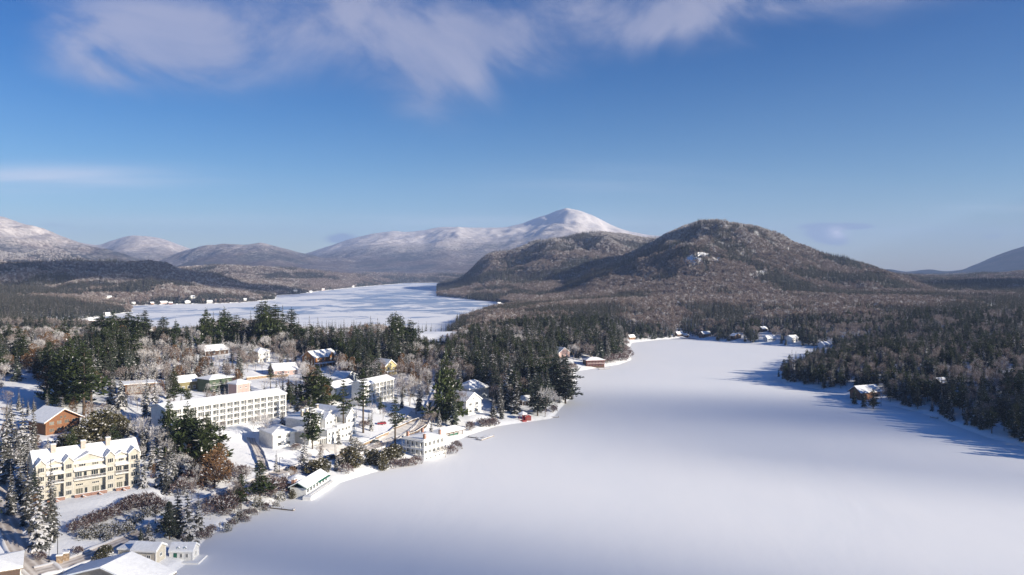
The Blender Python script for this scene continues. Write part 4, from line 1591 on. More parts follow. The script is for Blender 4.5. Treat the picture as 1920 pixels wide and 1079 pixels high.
# ------------------------------------------------------------------ vehicles, lamps, walls, docks
def car(label, px, py, rz, col, group='cars along the shore road'):
    p = G(px, py)
    rt = thing('parked_car', label, 'car', p + Vector((0, 0, .24)), rz, group)
    pm = mat('car_paint_' + label.split()[0], col, .3, .05, spec=.6)
    b = MB()
    b.prism([(-2.2, .35), (-2.2, .85), (-2.0, .95), (-1.1, 1.0), (1.9, 1.05), (2.2, .9), (2.2, .35), (1.75, .3), (-1.75, .3)], -.88, .88)
    b.build('body', [pm], rt)
    b = MB()
    b.prism([(-1.1, 1.0), (-.45, 1.5), (1.35, 1.52), (1.95, 1.05)], -.76, .76)
    cb = b.build('cabin', [M['glass']], rt)
    b = MB()
    b.prism([(-.5, 1.5), (-.4, 1.58), (1.3, 1.6), (1.4, 1.52)], -.74, .74)
    b.box(-.35, 1.25, -.68, .68, 1.602, 1.72, 1)
    b.build('car_roof', [pm, M['snow']], cb)
    for x in (-1.35, 1.35):
        for y in (-.86, .86):
            b = MB()
            b.tube((x, y - .1, .34), (x, y + .1, .34), .34, .34, 14)
            wo = b.build('wheel', [M['tyre']], rt)
            b = MB()
            s_ = -1 if y < 0 else 1
            b.tube((x, y + .1 * s_, .34), (x, y + .125 * s_, .34), .2, .2, 10)
            b.build('rim', [M['rim']], wo)
    for y in (-.6, .6):
        b = MB()
        b.box(-2.24, -2.19, y - .2, y + .2, .62, .78)
        b.build('headlight', [M['wtrim']], rt)
    return rt


car('black car parked against the stone wall below the inn', 703, 832, R(40), (.015, .017, .02))
car('dark sedan on the shore road above the round cedar bushes', 621, 861, R(35), (.03, .032, .04))
car('charcoal estate car by the driveway mouth above the restaurant', 546, 883, R(40), (.04, .05, .06))
car('green car among bare shrubs on the lower road', 415, 952, R(45), (.02, .07, .05))
car('navy car just ahead of the green car on the lower road', 432, 945, R(45), (.02, .03, .06))
car('grey car in the shade beside the hotel corner', 541, 794, R(60), (.08, .085, .1))
car('red car on the snowy lot right of the inn', 716, 797, R(10), (.35, .02, .03))


def lamp(label, px, py, h, arm=True):
    p = G(px, py)
    rt = thing('street_lamp', label, 'street lamp', p, R(-20), 'street lamps along the roads')
    b = MB()
    b.tube((0, 0, -1), (0, 0, h), .11, .07, 8)
    b.tube((0, 0, 0), (0, 0, .7), .2, .16, 8)
    b.build('post', [M['black']], rt)
    b = MB()
    L = 1.6 if arm else .3
    b.tube((0, 0, h - .25), (L * .5, 0, h + .12), .05, .04, 6)
    b.tube((L * .5, 0, h + .12), (L, 0, h), .04, .04, 6)
    b.build('arm', [M['black']], rt)
    b = MB()
    b.tube((L, 0, h - .35), (L, 0, h - .1), .26, .10, 8)
    b.tube((L, 0, h - .1), (L, 0, h + .02), .10, .05, 8)
    b.tube((L, 0, h - .47), (L, 0, h - .351), .14, .2, 8, 1)
    b.build('lamp_head', [M['black'], M['wtrim']], rt)


lamp('black street lamp with curved arm beside the stone gate pillars', 108, 1056, 8.2)
lamp('street lamp half hidden behind the shrub row', 291, 983, 7)
lamp('thin lamp post on the bank above the shore road near the driveway', 524, 886, 6)
lamp('thin lamp post on the snowy lawn in front of the inn', 628, 854, 6)
lamp('short lamp post on the bare snow left of the stone pillars', 92, 1056, 4, False)

for lb, px, py in (('left stone gate pillar with snow cap near the street lamp', 112, 1056), ('right stone gate pillar of the pair by the small bush', 124, 1051)):
    b = MB()
    b.box(-.75, .75, -.75, .75, -1, 2.0)
    b.box(-.85, .85, -.85, .85, 2.0, 2.15)
    b.box(-.8, .8, -.8, .8, 2.15, 2.5, 1)
    tag(b.build('gate_pillar', [M['stone'], M['snow']], None, G(px, py), R(20)), lb, 'pillar', 'gate pillars')


def wallrun(label, pts, h, m, name='retaining_wall', th=.5):
    P = [G(*p) for p in pts]
    b = MB()
    for k in range(len(P) - 1):
        A, Bp = P[k], P[k + 1]
        d = (Bp - A)
        d.z = 0
        nn = max(1, int(d.length / 3))
        for q in range(nn):
            a1, a2 = A.lerp(Bp, q / nn), A.lerp(Bp, (q + 1) / nn)
            z1, z2 = hz(a1.x, a1.y), hz(a2.x, a2.y)
            nr = Vector((-d.y, d.x, 0)).normalized() * th / 2
            for lo, hi, mi, s_ in ((-1, h, 0, 1), (h, h + .22, 1, .9)):
                c = [a1 - nr * s_, a2 - nr * s_, a2 + nr * s_, a1 + nr * s_]
                zz = [z1, z2, z2, z1]
                n = len(b.v)
                b.v += [(c[i].x, c[i].y, zz[i] + lo) for i in range(4)] + [(c[i].x, c[i].y, zz[i] + hi) for i in range(4)]
                for f in ((4, 5, 6, 7), (0, 1, 5, 4), (2, 3, 7, 6), (1, 2, 6, 5), (3, 0, 4, 7)):
                    b.f.append(tuple(n + i for i in f))
                    b.m.append(mi)
    return tag(b.build(name, [m, M['snow']]), label, 'wall')


wallrun('brown stone retaining wall running along the road below the inn', [(672, 841), (700, 829), (728, 815)], 1.3, M['stone'])
wallrun('low stone wall beside the lawn above the round cedars', [(600, 870), (640, 853), (672, 841)], .8, M['stone'])
wallrun('snow-topped timber wall at the parking bay behind the boathouse', [(738, 806), (775, 790), (800, 782)], .9, M['wood'])
wallrun('long stone terrace wall on the sunny bank behind the hotel', [(462, 713), (500, 709), (540, 706)], 1.6, M['stone'])
wallrun('low wooden fence between the boathouse and the shore road', [(757, 822), (782, 812), (800, 800)], 1.1, M['wood'], 'board_fence', .15)


def dock(label, a, b_, w=1.6):
    A, Bp = G2(*a, 0), G2(*b_, 0)
    d = Bp - A
    L = d.length
    m = MB()
    m.box(0, L, -w / 2, w / 2, .15, .4)
    m.box(.05, L - .05, -w / 2 + .06, w / 2 - .06, .4, .55, 1)
    for k in range(max(2, int(L / 3))):
        x = .3 + k * (L - .6) / max(1, int(L / 3) - 1)
        for y in (-w / 2 + .1, w / 2 - .1):
            m.tube((x, y, -.5), (x, y, .9), .09, .09, 6)
    tag(m.build('dock', [M['wood'], M['snow']], None, A, math.atan2(d.y, d.x)), label, 'dock')


dock('thin wooden dock reaching onto the ice left of the restaurant', (508, 953), (552, 958), 1.2)
dock('snow-covered dock frame on the ice below the beach shelter', (878, 820), (908, 824), 1.3)
dock('snowy float at the end of the dock frame off the beach', (898, 826), (922, 818), 3)
dock('short dock jutting from the wooded point near the red shed', (1030, 783), (1048, 783), 1.2)
dock('dock in front of the red railed boathouse', (1122, 693), (1142, 692), 2.5)
dock('low wooden dock at the right shore under dark trees', (1746, 783), (1760, 785), 2.5)

# ------------------------------------------------------------------ trees
def nv(*a):
    return Vector(a)


class TB:
    """leaf faces and wood of one tree"""
    def __init__(s):
        s.w, s.c = MB(), MB()


def leafq(b, p, d, side, l, w, mi):
    """one tapered spray, four corners"""
    b.quad([p - side * w * .28, p + d * l * .55 - side * w * .5, p + d * l, p + d * l * .55 + side * w * .5], mi)


def spruce_proto(h, rad, seed, snow, whorls=20, per=7, start=.07, twig=3):
    r = random.Random(seed)
    t = TB()
    t.w.tube((0, 0, -1.2), (0, 0, h * .55), h * .016, h * .009, 6)
    t.w.tube((0, 0, h * .55), (0, 0, h * .99), h * .009, .02, 5)
    for i in range(whorls):
        f = start + (1 - start) * (i / whorls)
        z = h * f
        rr = rad * (1 - f) ** .78 * (.85 + .3 * r.random())
        n = per if f < .8 else per - 2
        a0 = r.random() * 6.28
        for k in range(n):
            a = a0 + 6.283 * (k + .35 * r.random()) / n
            L = rr * (.62 + .5 * r.random())
            up = .28 * (f - .45) - .18 - .15 * r.random()
            d = nv(math.cos(a), math.sin(a), up).normalized()
            side = nv(-math.sin(a), math.cos(a), 0)
            base = nv(0, 0, z + r.uniform(-.2, .2) * h / whorls)
            sn = r.random() < snow
            leafq(t.c, base, d, side, L, L * .52 + .14, 1 if sn else 0)
            for q in range(twig):
                g_ = .3 + .3 * q
                p = base + d * L * g_
                for s_ in (-1, 1):
                    dd = (d * .7 + side * s_ * (.75 - .2 * q) + nv(0, 0, -.28 - .25 * r.random())).normalized()
                    s2 = dd.cross(nv(0, 0, 1)).normalized()
                    l2 = L * (.50 - .11 * q) * (.8 + .5 * r.random())
                    leafq(t.c, p, dd, s2, l2, l2 * .66, 1 if r.random() < snow else 0)
            p = base + d * L * .5
            leafq(t.c, p, (d * .5 + nv(0, 0, -.55)).normalized(), side, L * .4, L * .4, 0)
    t.c.quad([nv(-.12, 0, h * .93), nv(.12, 0, h * .93), nv(0, 0, h * 1.02)], 0)
    t.c.quad([nv(0, -.12, h * .93), nv(0, .12, h * .93), nv(0, 0, h * 1.02)], 0)
    return t


def clump(b, r, c, s, n, mi_snow, flat=.45, big=.55):
    for q in range(n):
        v = nv(r.gauss(0, 1), r.gauss(0, 1), r.gauss(0, 1) * flat)
        v = v.normalized() * (r.random() ** .45) * s
        v.z *= flat * 1.3
        p = c + v
        d = nv(v.x + r.uniform(-.3, .3) * s, v.y + r.uniform(-.3, .3) * s, abs(v.z) * .5 + r.uniform(-.15, .45) * s)
        d = d.normalized() if d.length > 1e-4 else nv(1, 0, 0)
        side = d.cross(nv(r.uniform(-.4, .4), r.uniform(-.4, .4), 1)).normalized()
        leafq(b, p, d, side, s * big * (.6 + .6 * r.random()), s * big * .6, 1 if r.random() < mi_snow else 0)


def pine_proto(h, rad, seed, snow=.05, bare=.28, tiers=15, lean=0.0):
    r = random.Random(seed)
    t = TB()
    kx, ky = r.uniform(-.02, .02) * h + lean * h, r.uniform(-.02, .02) * h
    t.w.tube((0, 0, -1.2), (kx * .5, ky * .5, h * .5), h * .017, h * .012, 7)
    t.w.tube((kx * .5, ky * .5, h * .5), (kx, ky, h * .97), h * .012, .04, 6)
    for i in range(tiers):
        f = bare + (1 - bare) * i / (tiers - .3)
        z = h * f
        prof = (1 - f) ** .62 * (.55 + .75 * r.random())
        env = rad * max(.12, prof) * (1.25 if f > bare + .06 else .7)
        n = r.choice((3, 4, 4, 5)) if f < .88 else 3
        a0 = r.random() * 6.28
        for k in range(n):
            a = a0 + 6.283 * (k + r.uniform(-.3, .3)) / n
            L = env * (.5 + .6 * r.random())
            o = nv(kx * f, ky * f, z)
            e = o + nv(math.cos(a) * L, math.sin(a) * L, L * (.05 + .3 * (f - .3)) + r.uniform(-.3, .3))
            t.w.tube(o, e, h * .0035 + .01, .015, 3, cap=False)
            for g_ in (.45, .78, 1.0):
                c = o.lerp(e, g_)
                s = max(.5, L * (.42 if g_ < .9 else .34))
                clump(t.c, r, c, s * 1.12, 22 if g_ > .5 else 14, snow, .42, .8)
    clump(t.c, r, nv(kx, ky, h * .97), rad * .16 + .25, 14, snow, 1.3)
    return t


def bare_proto(h, rad, seed, frost=.2, spread=.95, mi=0, depth=5, fine=1.0, multi=1):
    r = random.Random(seed)
    t = TB()

    def grow(p, d, L, rd, lv):
        e = p + d * L
        if lv < 3:
            t.w.tube(p, e, rd, rd * .62, 5 if lv < 2 else 3, cap=False)
        else:
            s_ = d.cross(nv(r.uniform(-1, 1), r.uniform(-1, 1), .3)).normalized() * max(rd, .035 * fine)
            t.c.quad([p - s_, p + s_, e + s_ * .45, e - s_ * .45], 1 if r.random() < frost else 0)
        if lv >= depth:
            return
        n = 3 if lv < 2 else (4 if lv < depth - 1 else 5)
        for k in range(n):
            a = 6.283 * (k + r.random() * .7) / n
            q = d.to_track_quat('Z', 'Y') @ nv(math.cos(a), math.sin(a), 0)
            nd = (d * (1.0 if lv else 1.1) + q * spread * (.45 + .6 * r.random()) * (.8 if lv == 0 else 1) + nv(0, 0, .22)).normalized()
            st = p.lerp(e, 1 if k < 2 else r.uniform(.45, 1))
            grow(st, nd, L * (.60 + .22 * r.random()), rd * .6, lv + 1)
    for m_ in range(multi):
        a = r.random() * 6.28
        d = nv(math.cos(a) * .25, math.sin(a) * .25, 1).normalized() if multi > 1 else nv(r.uniform(-.05, .05), r.uniform(-.05, .05), 1).normalized()
        grow(nv(0, 0, -.8), d, h * .34, h * .014 / (1 if multi == 1 else 1.6), 0)
    # scale to the height asked for
    zs = max([v[2] for v in t.c.v] + [1])
    xs = max([math.hypot(v[0], v[1]) for v in t.c.v] + [1])
    kz, kx = h / zs, rad / (xs * .8)
    for mb in (t.w, t.c):
        mb.v = [(v[0] * kx, v[1] * kx, v[2] * kz) for v in mb.v]
    return t


def cloud_proto(h, rad, seed, n=900, leaf=.32, trunk=True, snow=.2, lobes=9, low=.12):
    """dense crown of small leaves, irregular lobes (cedar, oak still in leaf, shrubs)"""
    r = random.Random(seed)
    t = TB()
    if trunk:
        t.w.tube((0, 0, -.8), (0, 0, h * .6), h * .02 + .04, .05, 6)
        for k in range(6):
            a = r.random() * 6.28
            t.w.tube((0, 0, h * .2), (math.cos(a) * rad * .6, math.sin(a) * rad * .6, h * .6), .06, .02, 3, cap=False)
    L = []
    for k in range(lobes):
        f = low + (1 - low) * (k + .5) / lobes
        prof = math.sin(min(1, (f + .16)) * math.pi * .84) ** .7
        a = r.random() * 6.28
        off = rad * prof * .42
        L.append((nv(math.cos(a) * off, math.sin(a) * off, h * (f * .88)), rad * prof * (.55 + .2 * r.random())))
    for q in range(n):
        c, s = r.choice(L)
        v = nv(r.gauss(0, 1), r.gauss(0, 1), r.gauss(0, 1)).normalized()
        p = c + nv(v.x * s, v.y * s, v.z * s * h / rad * .18 + v.z * s * .4) * (.72 + .35 * r.random())
        p.z = max(.02, p.z)
        d = (v + nv(r.uniform(-.6, .6), r.uniform(-.6, .6), r.uniform(-.2, .8))).normalized()
        side = d.cross(nv(r.uniform(-1, 1), r.uniform(-1, 1), r.uniform(-1, 1))).normalized()
        l = leaf * (.7 + .8 * r.random())
        leafq(t.c, p, d, side, l, l * .55, 1 if (r.random() < snow and v.z > -.3) else 0)
    return t


PROTO = {}


def reg(kind, items, leaf, bark, snowm=None):
    out = []
    for i, (t, hh) in enumerate(items):
        sm = snowm or M['snow']
        wm = t.w.mesh('trunk', [bark])
        cm = t.c.mesh('crown', [leaf, sm])
        # joined copy for the distant forest
        b = MB()
        b.v = list(t.w.v) + list(t.c.v)
        n = len(t.w.v)
        b.f = list(t.w.f) + [tuple(n + j for j in f) for f in t.c.f]
        b.m = [2] * len(t.w.f) + list(t.c.m)
        out.append((wm, cm, hh, b, [leaf, sm, bark]))
    PROTO[kind] = out


FROST = mat('tree_frost', (.64, .63, .64), .8, .08, 2.0)
reg('spruce', [(spruce_proto(18, 3.0, s, .22, 19, 7), 18) for s in (1, 2, 3)], M['spruce'], M['bark'], FROST)
reg('snowspruce', [(spruce_proto(15, 3.1, s, .44, 17, 7, .04), 15) for s in (4, 5, 6)], M['spruce'], M['bark'], FROST)
reg('fir', [(spruce_proto(18, 3.7, s, .07, 18, 7, .1), 18) for s in (7, 8)] + [(pine_proto(18, 4.0, 9, .03, .12, 18), 18)], M['fir'], M['bark'], FROST)
reg('pine', [(pine_proto(22, 4.6, s, .04), 22) for s in (11, 12, 13)] + [(pine_proto(22, 5.4, 14, .04, .2, 17), 22)], M['pine'], M['bark'], FROST)
reg('bigpine', [(pine_proto(16, 6.0, s, .04, .06, 20), 16) for s in (17, 18)], M['pine'], M['bark'], FROST)
reg('tallpine', [(pine_proto(26, 4.0, s, .03, .42, 12), 26) for s in (15, 16)], M['pine'], M['bark'], FROST)
reg('bare', [(bare_proto(15, 4.6, s, .16), 15) for s in (21, 22, 23)], M['twig'], M['barkp'], FROST)
reg('frosty', [(bare_proto(13, 4.6, s, .6), 13) for s in (24, 25)], M['twigf'], M['barkp'], FROST)
reg('rust', [(cloud_proto(11, 3.6, s, 1900, .42, True, .04), 11) for s in (31, 32)], M['rust'], M['bark'], FROST)
reg('cedar', [(cloud_proto(6, 2.5, s, 2200, .42, True, .10, 8, .05), 6) for s in (33, 34)], M['cedar'], M['bark'], FROST)
reg('shrub', [(bare_proto(3.2, 2.4, s, .16, 1.2, depth=4, fine=.9, multi=5), 3.2) for s in (41, 42, 43)], M['shrub'], M['bark'], FROST)
reg('snowshrub', [(cloud_proto(2.8, 2.2, s, 800, .30, False, .55, 6, .05), 2.8) for s in (44, 45)], M['cedar'], M['bark'], FROST)

KINDS = {  # object name, category, group phrase, look
    'spruce': ('spruce_tree', 'tree', 'spruce trees of the village', 'snow-dusted dark spruce'),
    'snowspruce': ('snowy_spruce', 'tree', 'snow-laden spruces of the village', 'snow-laden spruce'),
    'fir': ('fir_tree', 'tree', 'dark firs round the lake', 'dark green fir'),
    'pine': ('pine_tree', 'tree', 'white pines of the village', 'ragged green pine'),
    'bigpine': ('round_pine', 'tree', 'great round pines', 'great round green pine'),
    'tallpine': ('tall_pine', 'tree', 'tall white pines of the village', 'tall thin pine'),
    'bare': ('bare_tree', 'tree', 'bare broadleaf trees', 'leafless brown tree'),
    'frosty': ('frosted_tree', 'tree', 'frosted broadleaf trees', 'frosted leafless tree'),
    'rust': ('rust_leaved_tree', 'tree', 'trees keeping rusty leaves', 'rusty-leaved tree'),
    'cedar': ('cedar_bush', 'bush', 'rounded cedars near the shore', 'rounded olive cedar bush'),
    'shrub': ('bare_shrub', 'shrub', 'bare shrubs of the village', 'bare reddish shrub'),
    'snowshrub': ('snowy_shrub', 'shrub', 'snow-covered shrubs', 'snow-covered shrub'),
}
TREES = []          # kind, x, y, height, spread, label or None


def hero(kind, px, py, ptop, label=None, wide=1.0):
    p = G(px, py)
    TREES.append((kind, p.x, p.y, (py - ptop) * p.y / F, wide, label, True))


# spruces and pines that can be told apart
for a in [
    ('spruce', 12, 905, 760, 'dark spruce at the left edge above the road', 1.0),
    ('snowspruce', 22, 850, 748, 'frosted spruce left of the log chalet', 1.1),
    ('snowspruce', 43, 862, 745, 'tall frosted spruce in front of the log chalet corner', 1.0),
    ('spruce', 63, 848, 752, 'narrow spruce touching the left wall of the chalet', .9),
    ('spruce', 38, 945, 842, 'dark spruce leading the row beside the main road', 1.1),
    ('spruce', 52, 985, 856, 'spruce second in the roadside row', 1.1),
    ('snowspruce', 72, 1030, 878, 'snowy spruce whose bare trunk stands nearest the road fork', 1.0),
    ('spruce', 95, 1012, 858, 'tall slim spruce hiding the left tower of the cream block', .9),
    ('spruce', 20, 965, 870, 'spruce standing right at the main road edge', 1.0),
    ('fir', 65, 955, 862, 'dark fir in the middle of the roadside row', 1.0),
    ('fir', 10, 705, 632, 'broad dark fir at the left edge of the hill', 1.2),
    ('fir', 32, 715, 655, 'second dark fir at the left hill edge', 1.1),
    ('bigpine', 112, 750, 652, 'left pine of the dark hilltop grove above the chalet', .75),
    ('bigpine', 133, 760, 640, 'tallest pine of the dark grove above the chalet', .75),
    ('pine', 157, 778, 645, 'right front pine of the grove with orange trunk', 1.2),
    ('tallpine', 172, 765, 655, 'pine on the right side of the grove over the snowy slope', 1.3),
    ('fir', 150, 735, 650, 'fir in the heart of the grove', 1.2),
    ('rust', 88, 748, 684, 'rusty tree left of the dark grove', 1.0),
    ('rust', 136, 775, 742, 'small orange leaved tree beneath the grove', .8),
    ('snowspruce', 117, 782, 742, 'snowy spruce behind the chalet roof', 1.0),
    ('cedar', 195, 822, 770, 'large dull cedar clump right of the chalet', 1.6),
    ('cedar', 172, 826, 782, 'middle cedar clump behind the cream block', 1.6),
    ('cedar', 212, 818, 778, 'cedar clump nearest the snowy slope', 1.4),
    ('cedar', 120, 845, 815, 'dark low cedar below the chalet', 1.6),
    ('cedar', 145, 835, 800, 'cedar at the chalet right corner', 1.4),
    ('cedar', 232, 818, 780, 'slim cedar on the path edge', 1.0),
    ('snowspruce', 208, 762, 700, 'snow-laden spruce at the top of the snowy slope', 1.1),
    ('snowspruce', 226, 768, 690, 'snow-laden spruce over the top of the snowy slope, nearest the flat brown house', 1.1),
    ('snowspruce', 275, 785, 700, 'frosted spruce in front of the flat brown house', 1.0),
    ('snowspruce', 290, 792, 706, 'second frosted spruce before the flat brown house', .9),
    ('bigpine', 316, 830, 752, 'green pine at the left end of the hotel', .55),
    ('pine', 326, 765, 694, 'smaller green pine touching the hotel roof', 1.1),
    ('bigpine', 352, 860, 762, 'massive round green pine in front of the hotel', .95),
    ('bigpine', 388, 868, 778, 'lower right half of the massive green pines before the hotel', .85),
    ('rust', 402, 915, 842, 'rusty red thicket tree under the massive pine', 1.3),
    ('rust', 382, 905, 850, 'brown thicket tree left under the massive pine', 1.2),
    ('rust', 415, 900, 830, 'rusty tree beside the sunny lawn', 1.0),
    ('spruce', 267, 860, 790, 'spruce on the path above the cream block', 1.0),
    ('snowspruce', 270, 915, 838, 'thin snowy spruce at the right end of the cream block', .8),
    ('snowspruce', 300, 915, 815, 'snowy spruce right of the cream block', 1.0),
    ('spruce', 312, 925, 840, 'darker spruce of the pair right of the cream block', 1.0),
    ('snowspruce', 325, 905, 835, 'frosted spruce by the footpath bend', 1.0),
    ('snowspruce', 285, 880, 812, 'frosted young spruce over the cream block roof end', .9),
    ('spruce', 333, 1005, 900, 'tallest spruce of the snowy cluster near the hut', 1.1),
    ('snowspruce', 352, 1012, 905, 'snow-laden spruce in the cluster near the hut', 1.1),
    ('snowspruce', 372, 1000, 920, 'rightmost snowy spruce of the cluster near the shore', 1.0),
    ('fir', 318, 1012, 940, 'dark fir at the foot of the snowy cluster', 1.1),
    ('snowspruce', 279, 1020, 976, 'short bushy spruce behind the cream cabin', 1.6),
    ('fir', 264, 1020, 985, 'small dark fir left of the short bushy spruce', 1.2),
    ('pine', 487, 948, 862, 'lone green pine over the shore beside the restaurant', 1.2),
    ('pine', 452, 958, 888, 'sparse pine above the shore bank', 1.0),
    ('bare', 440, 962, 890, 'leafless tree behind the sparse pine', 1.0),
    ('frosty', 492, 832, 768, 'frosted tree at the top of the driveway', 1.0),
    ('frosty', 503, 832, 778, 'second frosted tree at the top of the driveway', .9),
    ('snowspruce', 571, 885, 805, 'snowy spruce beside the white lodge', .9),
    ('snowspruce', 602, 862, 822, 'small snowy spruce alone on the inn lawn', 1.0),
    ('snowspruce', 518, 885, 845, 'tiny snowy spruce on the driveway bank', .9),
    ('pine', 586, 842, 752, 'dark pine left in front of the inn', .9),
    ('tallpine', 644, 822, 712, 'tall flat-topped pine in front of the inn gable', .95),
    ('tallpine', 681, 812, 692, 'tallest pine at the right wing of the inn', 1.0),
    ('tallpine', 741, 838, 744, 'leaning ragged pine above the boathouse', 1.2),
    ('bigpine', 594, 760, 688, 'great rounded pine behind the inn', 1.0),
    ('bigpine', 606, 757, 702, 'lower pine leaning on the great rounded one', .8),
    ('rust', 545, 752, 715, 'brown tree at the right end of the hotel', 1.2),
    ('spruce', 563, 752, 702, 'spruce between the hotel and the great round pine', 1.2),
    ('snowspruce', 530, 806, 762, 'snowy spruce covering the hotel right corner', 1.1),
    ('tallpine', 507, 735, 680, 'slim pine above the terrace wall', 1.0),
    ('bigpine', 836, 792, 664, 'great broad pine left of the gabled house', .5),
    ('pine', 846, 788, 690, 'second broad pine touching the gabled house', .8),
    ('fir', 826, 785, 690, 'dark fir against the great broad pine', 1.0),
    ('frosty', 780, 778, 715, 'frosted tree at the bend of the road', 1.1),
    ('frosty', 768, 762, 700, 'frosted tree behind the road bend', 1.1),
    ('spruce', 786, 770, 705, 'dark spruce among frosted trees at the road bend', 1.0),
    ('bare', 815, 800, 770, 'bare birch clump at the parking bay', 1.2),
    ('bare', 800, 805, 772, 'bare poplar clump behind the boathouse', 1.2),
    ('snowspruce', 824, 800, 768, 'little snowy spruce under the broad pine', 1.1),
    ('snowspruce', 903, 800, 780, 'little snowy spruce on the beach lawn', 1.2),
    ('bare', 835, 858, 835, 'bare reddish willow beside the boathouse', 1.8),
    ('fir', 1060, 757, 668, 'dark fir leading out on the tip of the point', 1.4),
    ('fir', 1040, 752, 672, 'second fir from the tip of the point', 1.3),
    ('spruce', 1068, 748, 692, 'spruce leaning over the ice at the point', 1.2),
    ('frosty', 1022, 782, 722, 'frosted tree by the short dock of the point', 1.1),
    ('frosty', 1045, 772, 738, 'small frosted tree over the ice of the point', 1.1),
    ('fir', 1008, 780, 705, 'dark fir above the red boat shed', 1.2),
    ('spruce', 968, 776, 690, 'snowy dark spruce left of the red boat shed', 1.2),
    ('spruce', 948, 770, 682, 'broad spruce between gabled house and point', 1.2),
    ('fir', 960, 755, 660, 'tall fir back in the point woods', 1.2),
    ('spruce', 925, 782, 740, 'short spruce right of the gabled house', 1.4),
    ('spruce', 940, 785, 752, 'short bluish spruce near the shore of the gabled house', 1.4),
    ('spruce', 1485, 715, 655, 'lone tall spruce rising from the peninsula tip', .9),
    ('fir', 1602, 758, 722, 'fir at the left corner of the peninsula house', 1.1), ('fir', 1620, 763, 728, 'fir hiding the front of the peninsula house', 1.1),
    ('fir', 1637, 767, 730, 'second fir hiding the front of the peninsula house', 1.2), ('bare', 1652, 762, 722, 'leafless tree at the right corner of the peninsula house', 1.1),
    ('fir', 1460, 707, 692, 'tiny fir on the outermost rock of the peninsula', 1.1),
    ('fir', 412, 640, 582, 'left pine of the ridge group against the ice', 1.4),
    ('fir', 400, 642, 584, 'outermost left pine of the ridge group', 1.3),
    ('pine', 428, 642, 585, 'third pine of the ridge group', 1.3),
    ('pine', 490, 640, 566, 'tallest pine on the ridge against the distant lake', 1.4),
    ('pine', 505, 645, 574, 'pine right beside the tallest ridge pine', 1.3),
    ('fir', 530, 640, 572, 'narrow ridge fir right of the tallest pine', 1.3),
    ('fir', 470, 640, 582, 'ridge fir left of the tallest pine', 1.1),
    ('bigpine', 190, 640, 592, 'ridge pine at the left bay', 1.5), ('bigpine', 240, 642, 588, 'bushy ridge pine beside the left bay', 1.5),
    ('fir', 272, 642, 582, 'pointed fir on the ridge against the left ice', 1.2),
    ('pine', 307, 650, 594, 'ragged pine on the ridge with a small top', 1.6),
    ('bigpine', 386, 652, 581, 'leftmost round pine of the ridge group against the ice', 0.62),
    ('bigpine', 420, 652, 580, 'round pine in the middle of the ridge group', 0.6),
    ('pine', 443, 652, 590, 'low pine closing the ridge group', 1.5),
    ('bigpine', 498, 655, 566, 'broad dark pine under the tallest ridge top', 0.55),
    ('pine', 516, 655, 571, 'broad pine right of the tallest ridge top', 1.3),
    ('pine', 546, 655, 579, 'ridge pine over the frosted spruces', 1.3),
    ('snowspruce', 580, 662, 592, 'first frosted spruce on the ridge right of the tall pines', 1.0),
    ('spruce', 612, 662, 600, 'pointed spruce on the middle ridge', 1.0),
    ('snowspruce', 628, 664, 602, 'second frosted spruce on the middle ridge', 1.0),
    ('spruce', 645, 664, 598, 'spruce between the frosted ones on the middle ridge', 1.0),
    ('snowspruce', 675, 664, 604, 'third frosted spruce on the middle ridge', 1.1),
    ('snowspruce', 708, 664, 596, 'frosted spruce just left of the paired ridge pines', 1.1),
    ('bigpine', 743, 662, 588, 'round pine joined to the paired ridge pines', 0.6),
    ('pine', 770, 662, 600, 'sloping ridge pine right of the pair', 1.4),
    ('spruce', 786, 664, 612, 'last small spruce of the ridge before the open ice', 1.2),
    ('bigpine', 212, 650, 586, 'round ridge pine beside the left bay', 0.6),
    ('pine', 258, 652, 590, 'ridge pine between the round one and the pointed fir', 1.5),
    ('bigpine', 330, 655, 603, 'low round pine on the left ridge', 0.7),
    ('pine', 120, 650, 598, 'pine at the far left of the ridge', 1.4),
    ('spruce', 60, 650, 602, 'spruce at the far left ridge end', 1.2),
    ('pine', 350, 655, 612, 'small pine below the left bay ice', 1.3),
    ('pine', 735, 648, 588, 'tall pine on the ridge right of the middle', 1.3), ('pine', 752, 650, 592, 'pine paired with the tall one on the ridge', 1.3),
    ('fir', 695, 650, 592, 'fir left of the paired ridge pines', 1.1), ('fir', 664, 652, 600, 'fir on the middle ridge', 1.1),
    ('spruce', 596, 655, 595, 'spruce on the ridge left of centre', 1.2), ('spruce', 560, 652, 594, 'slim spruce on the ridge', 1.1),
]:
    hero(a[0], a[1], a[2], a[3], a[4], a[5])
# the cedar clump and hedge row by the shore, shrubs by the lower road
for px, py, pt, lb, wd in [(650, 873, 838, 'left round cedar of the pair below the inn lawn', 1.1), (664, 875, 840, 'right round snow-specked cedar below the inn lawn', 1.2),
                           (692, 870, 844, 'brown cedar left of the shore pair', 1.2), (718, 881, 846, 'slim cedar nearest the ice', .8), (704, 872, 842, 'dark cedar behind the slim one', 1.0),
                           (728, 864, 838, 'wide clipped cedar beside the boathouse', 1.6), (743, 858, 832, 'cedar hugging the boathouse corner', 1.4), (590, 892, 862, 'russet cedar behind the restaurant', 1.6),
                           (606, 890, 860, 'second russet cedar behind the restaurant', 1.3), (548, 935, 918, 'small round snowy cedar under the restaurant terrace', 1.1),
                           (195, 1053, 1022, 'dark spreading yew beside the barn roof', 1.5)]:
    hero('cedar', px, py, pt, lb, wd)
for i, (px, py) in enumerate([(146, 998), (160, 990), (176, 984), (190, 978), (205, 974), (222, 966), (238, 957), (250, 948), (262, 950), (275, 945), (290, 955), (300, 960)]):
    hero('shrub', px, py, py - 24, None, 1.25)
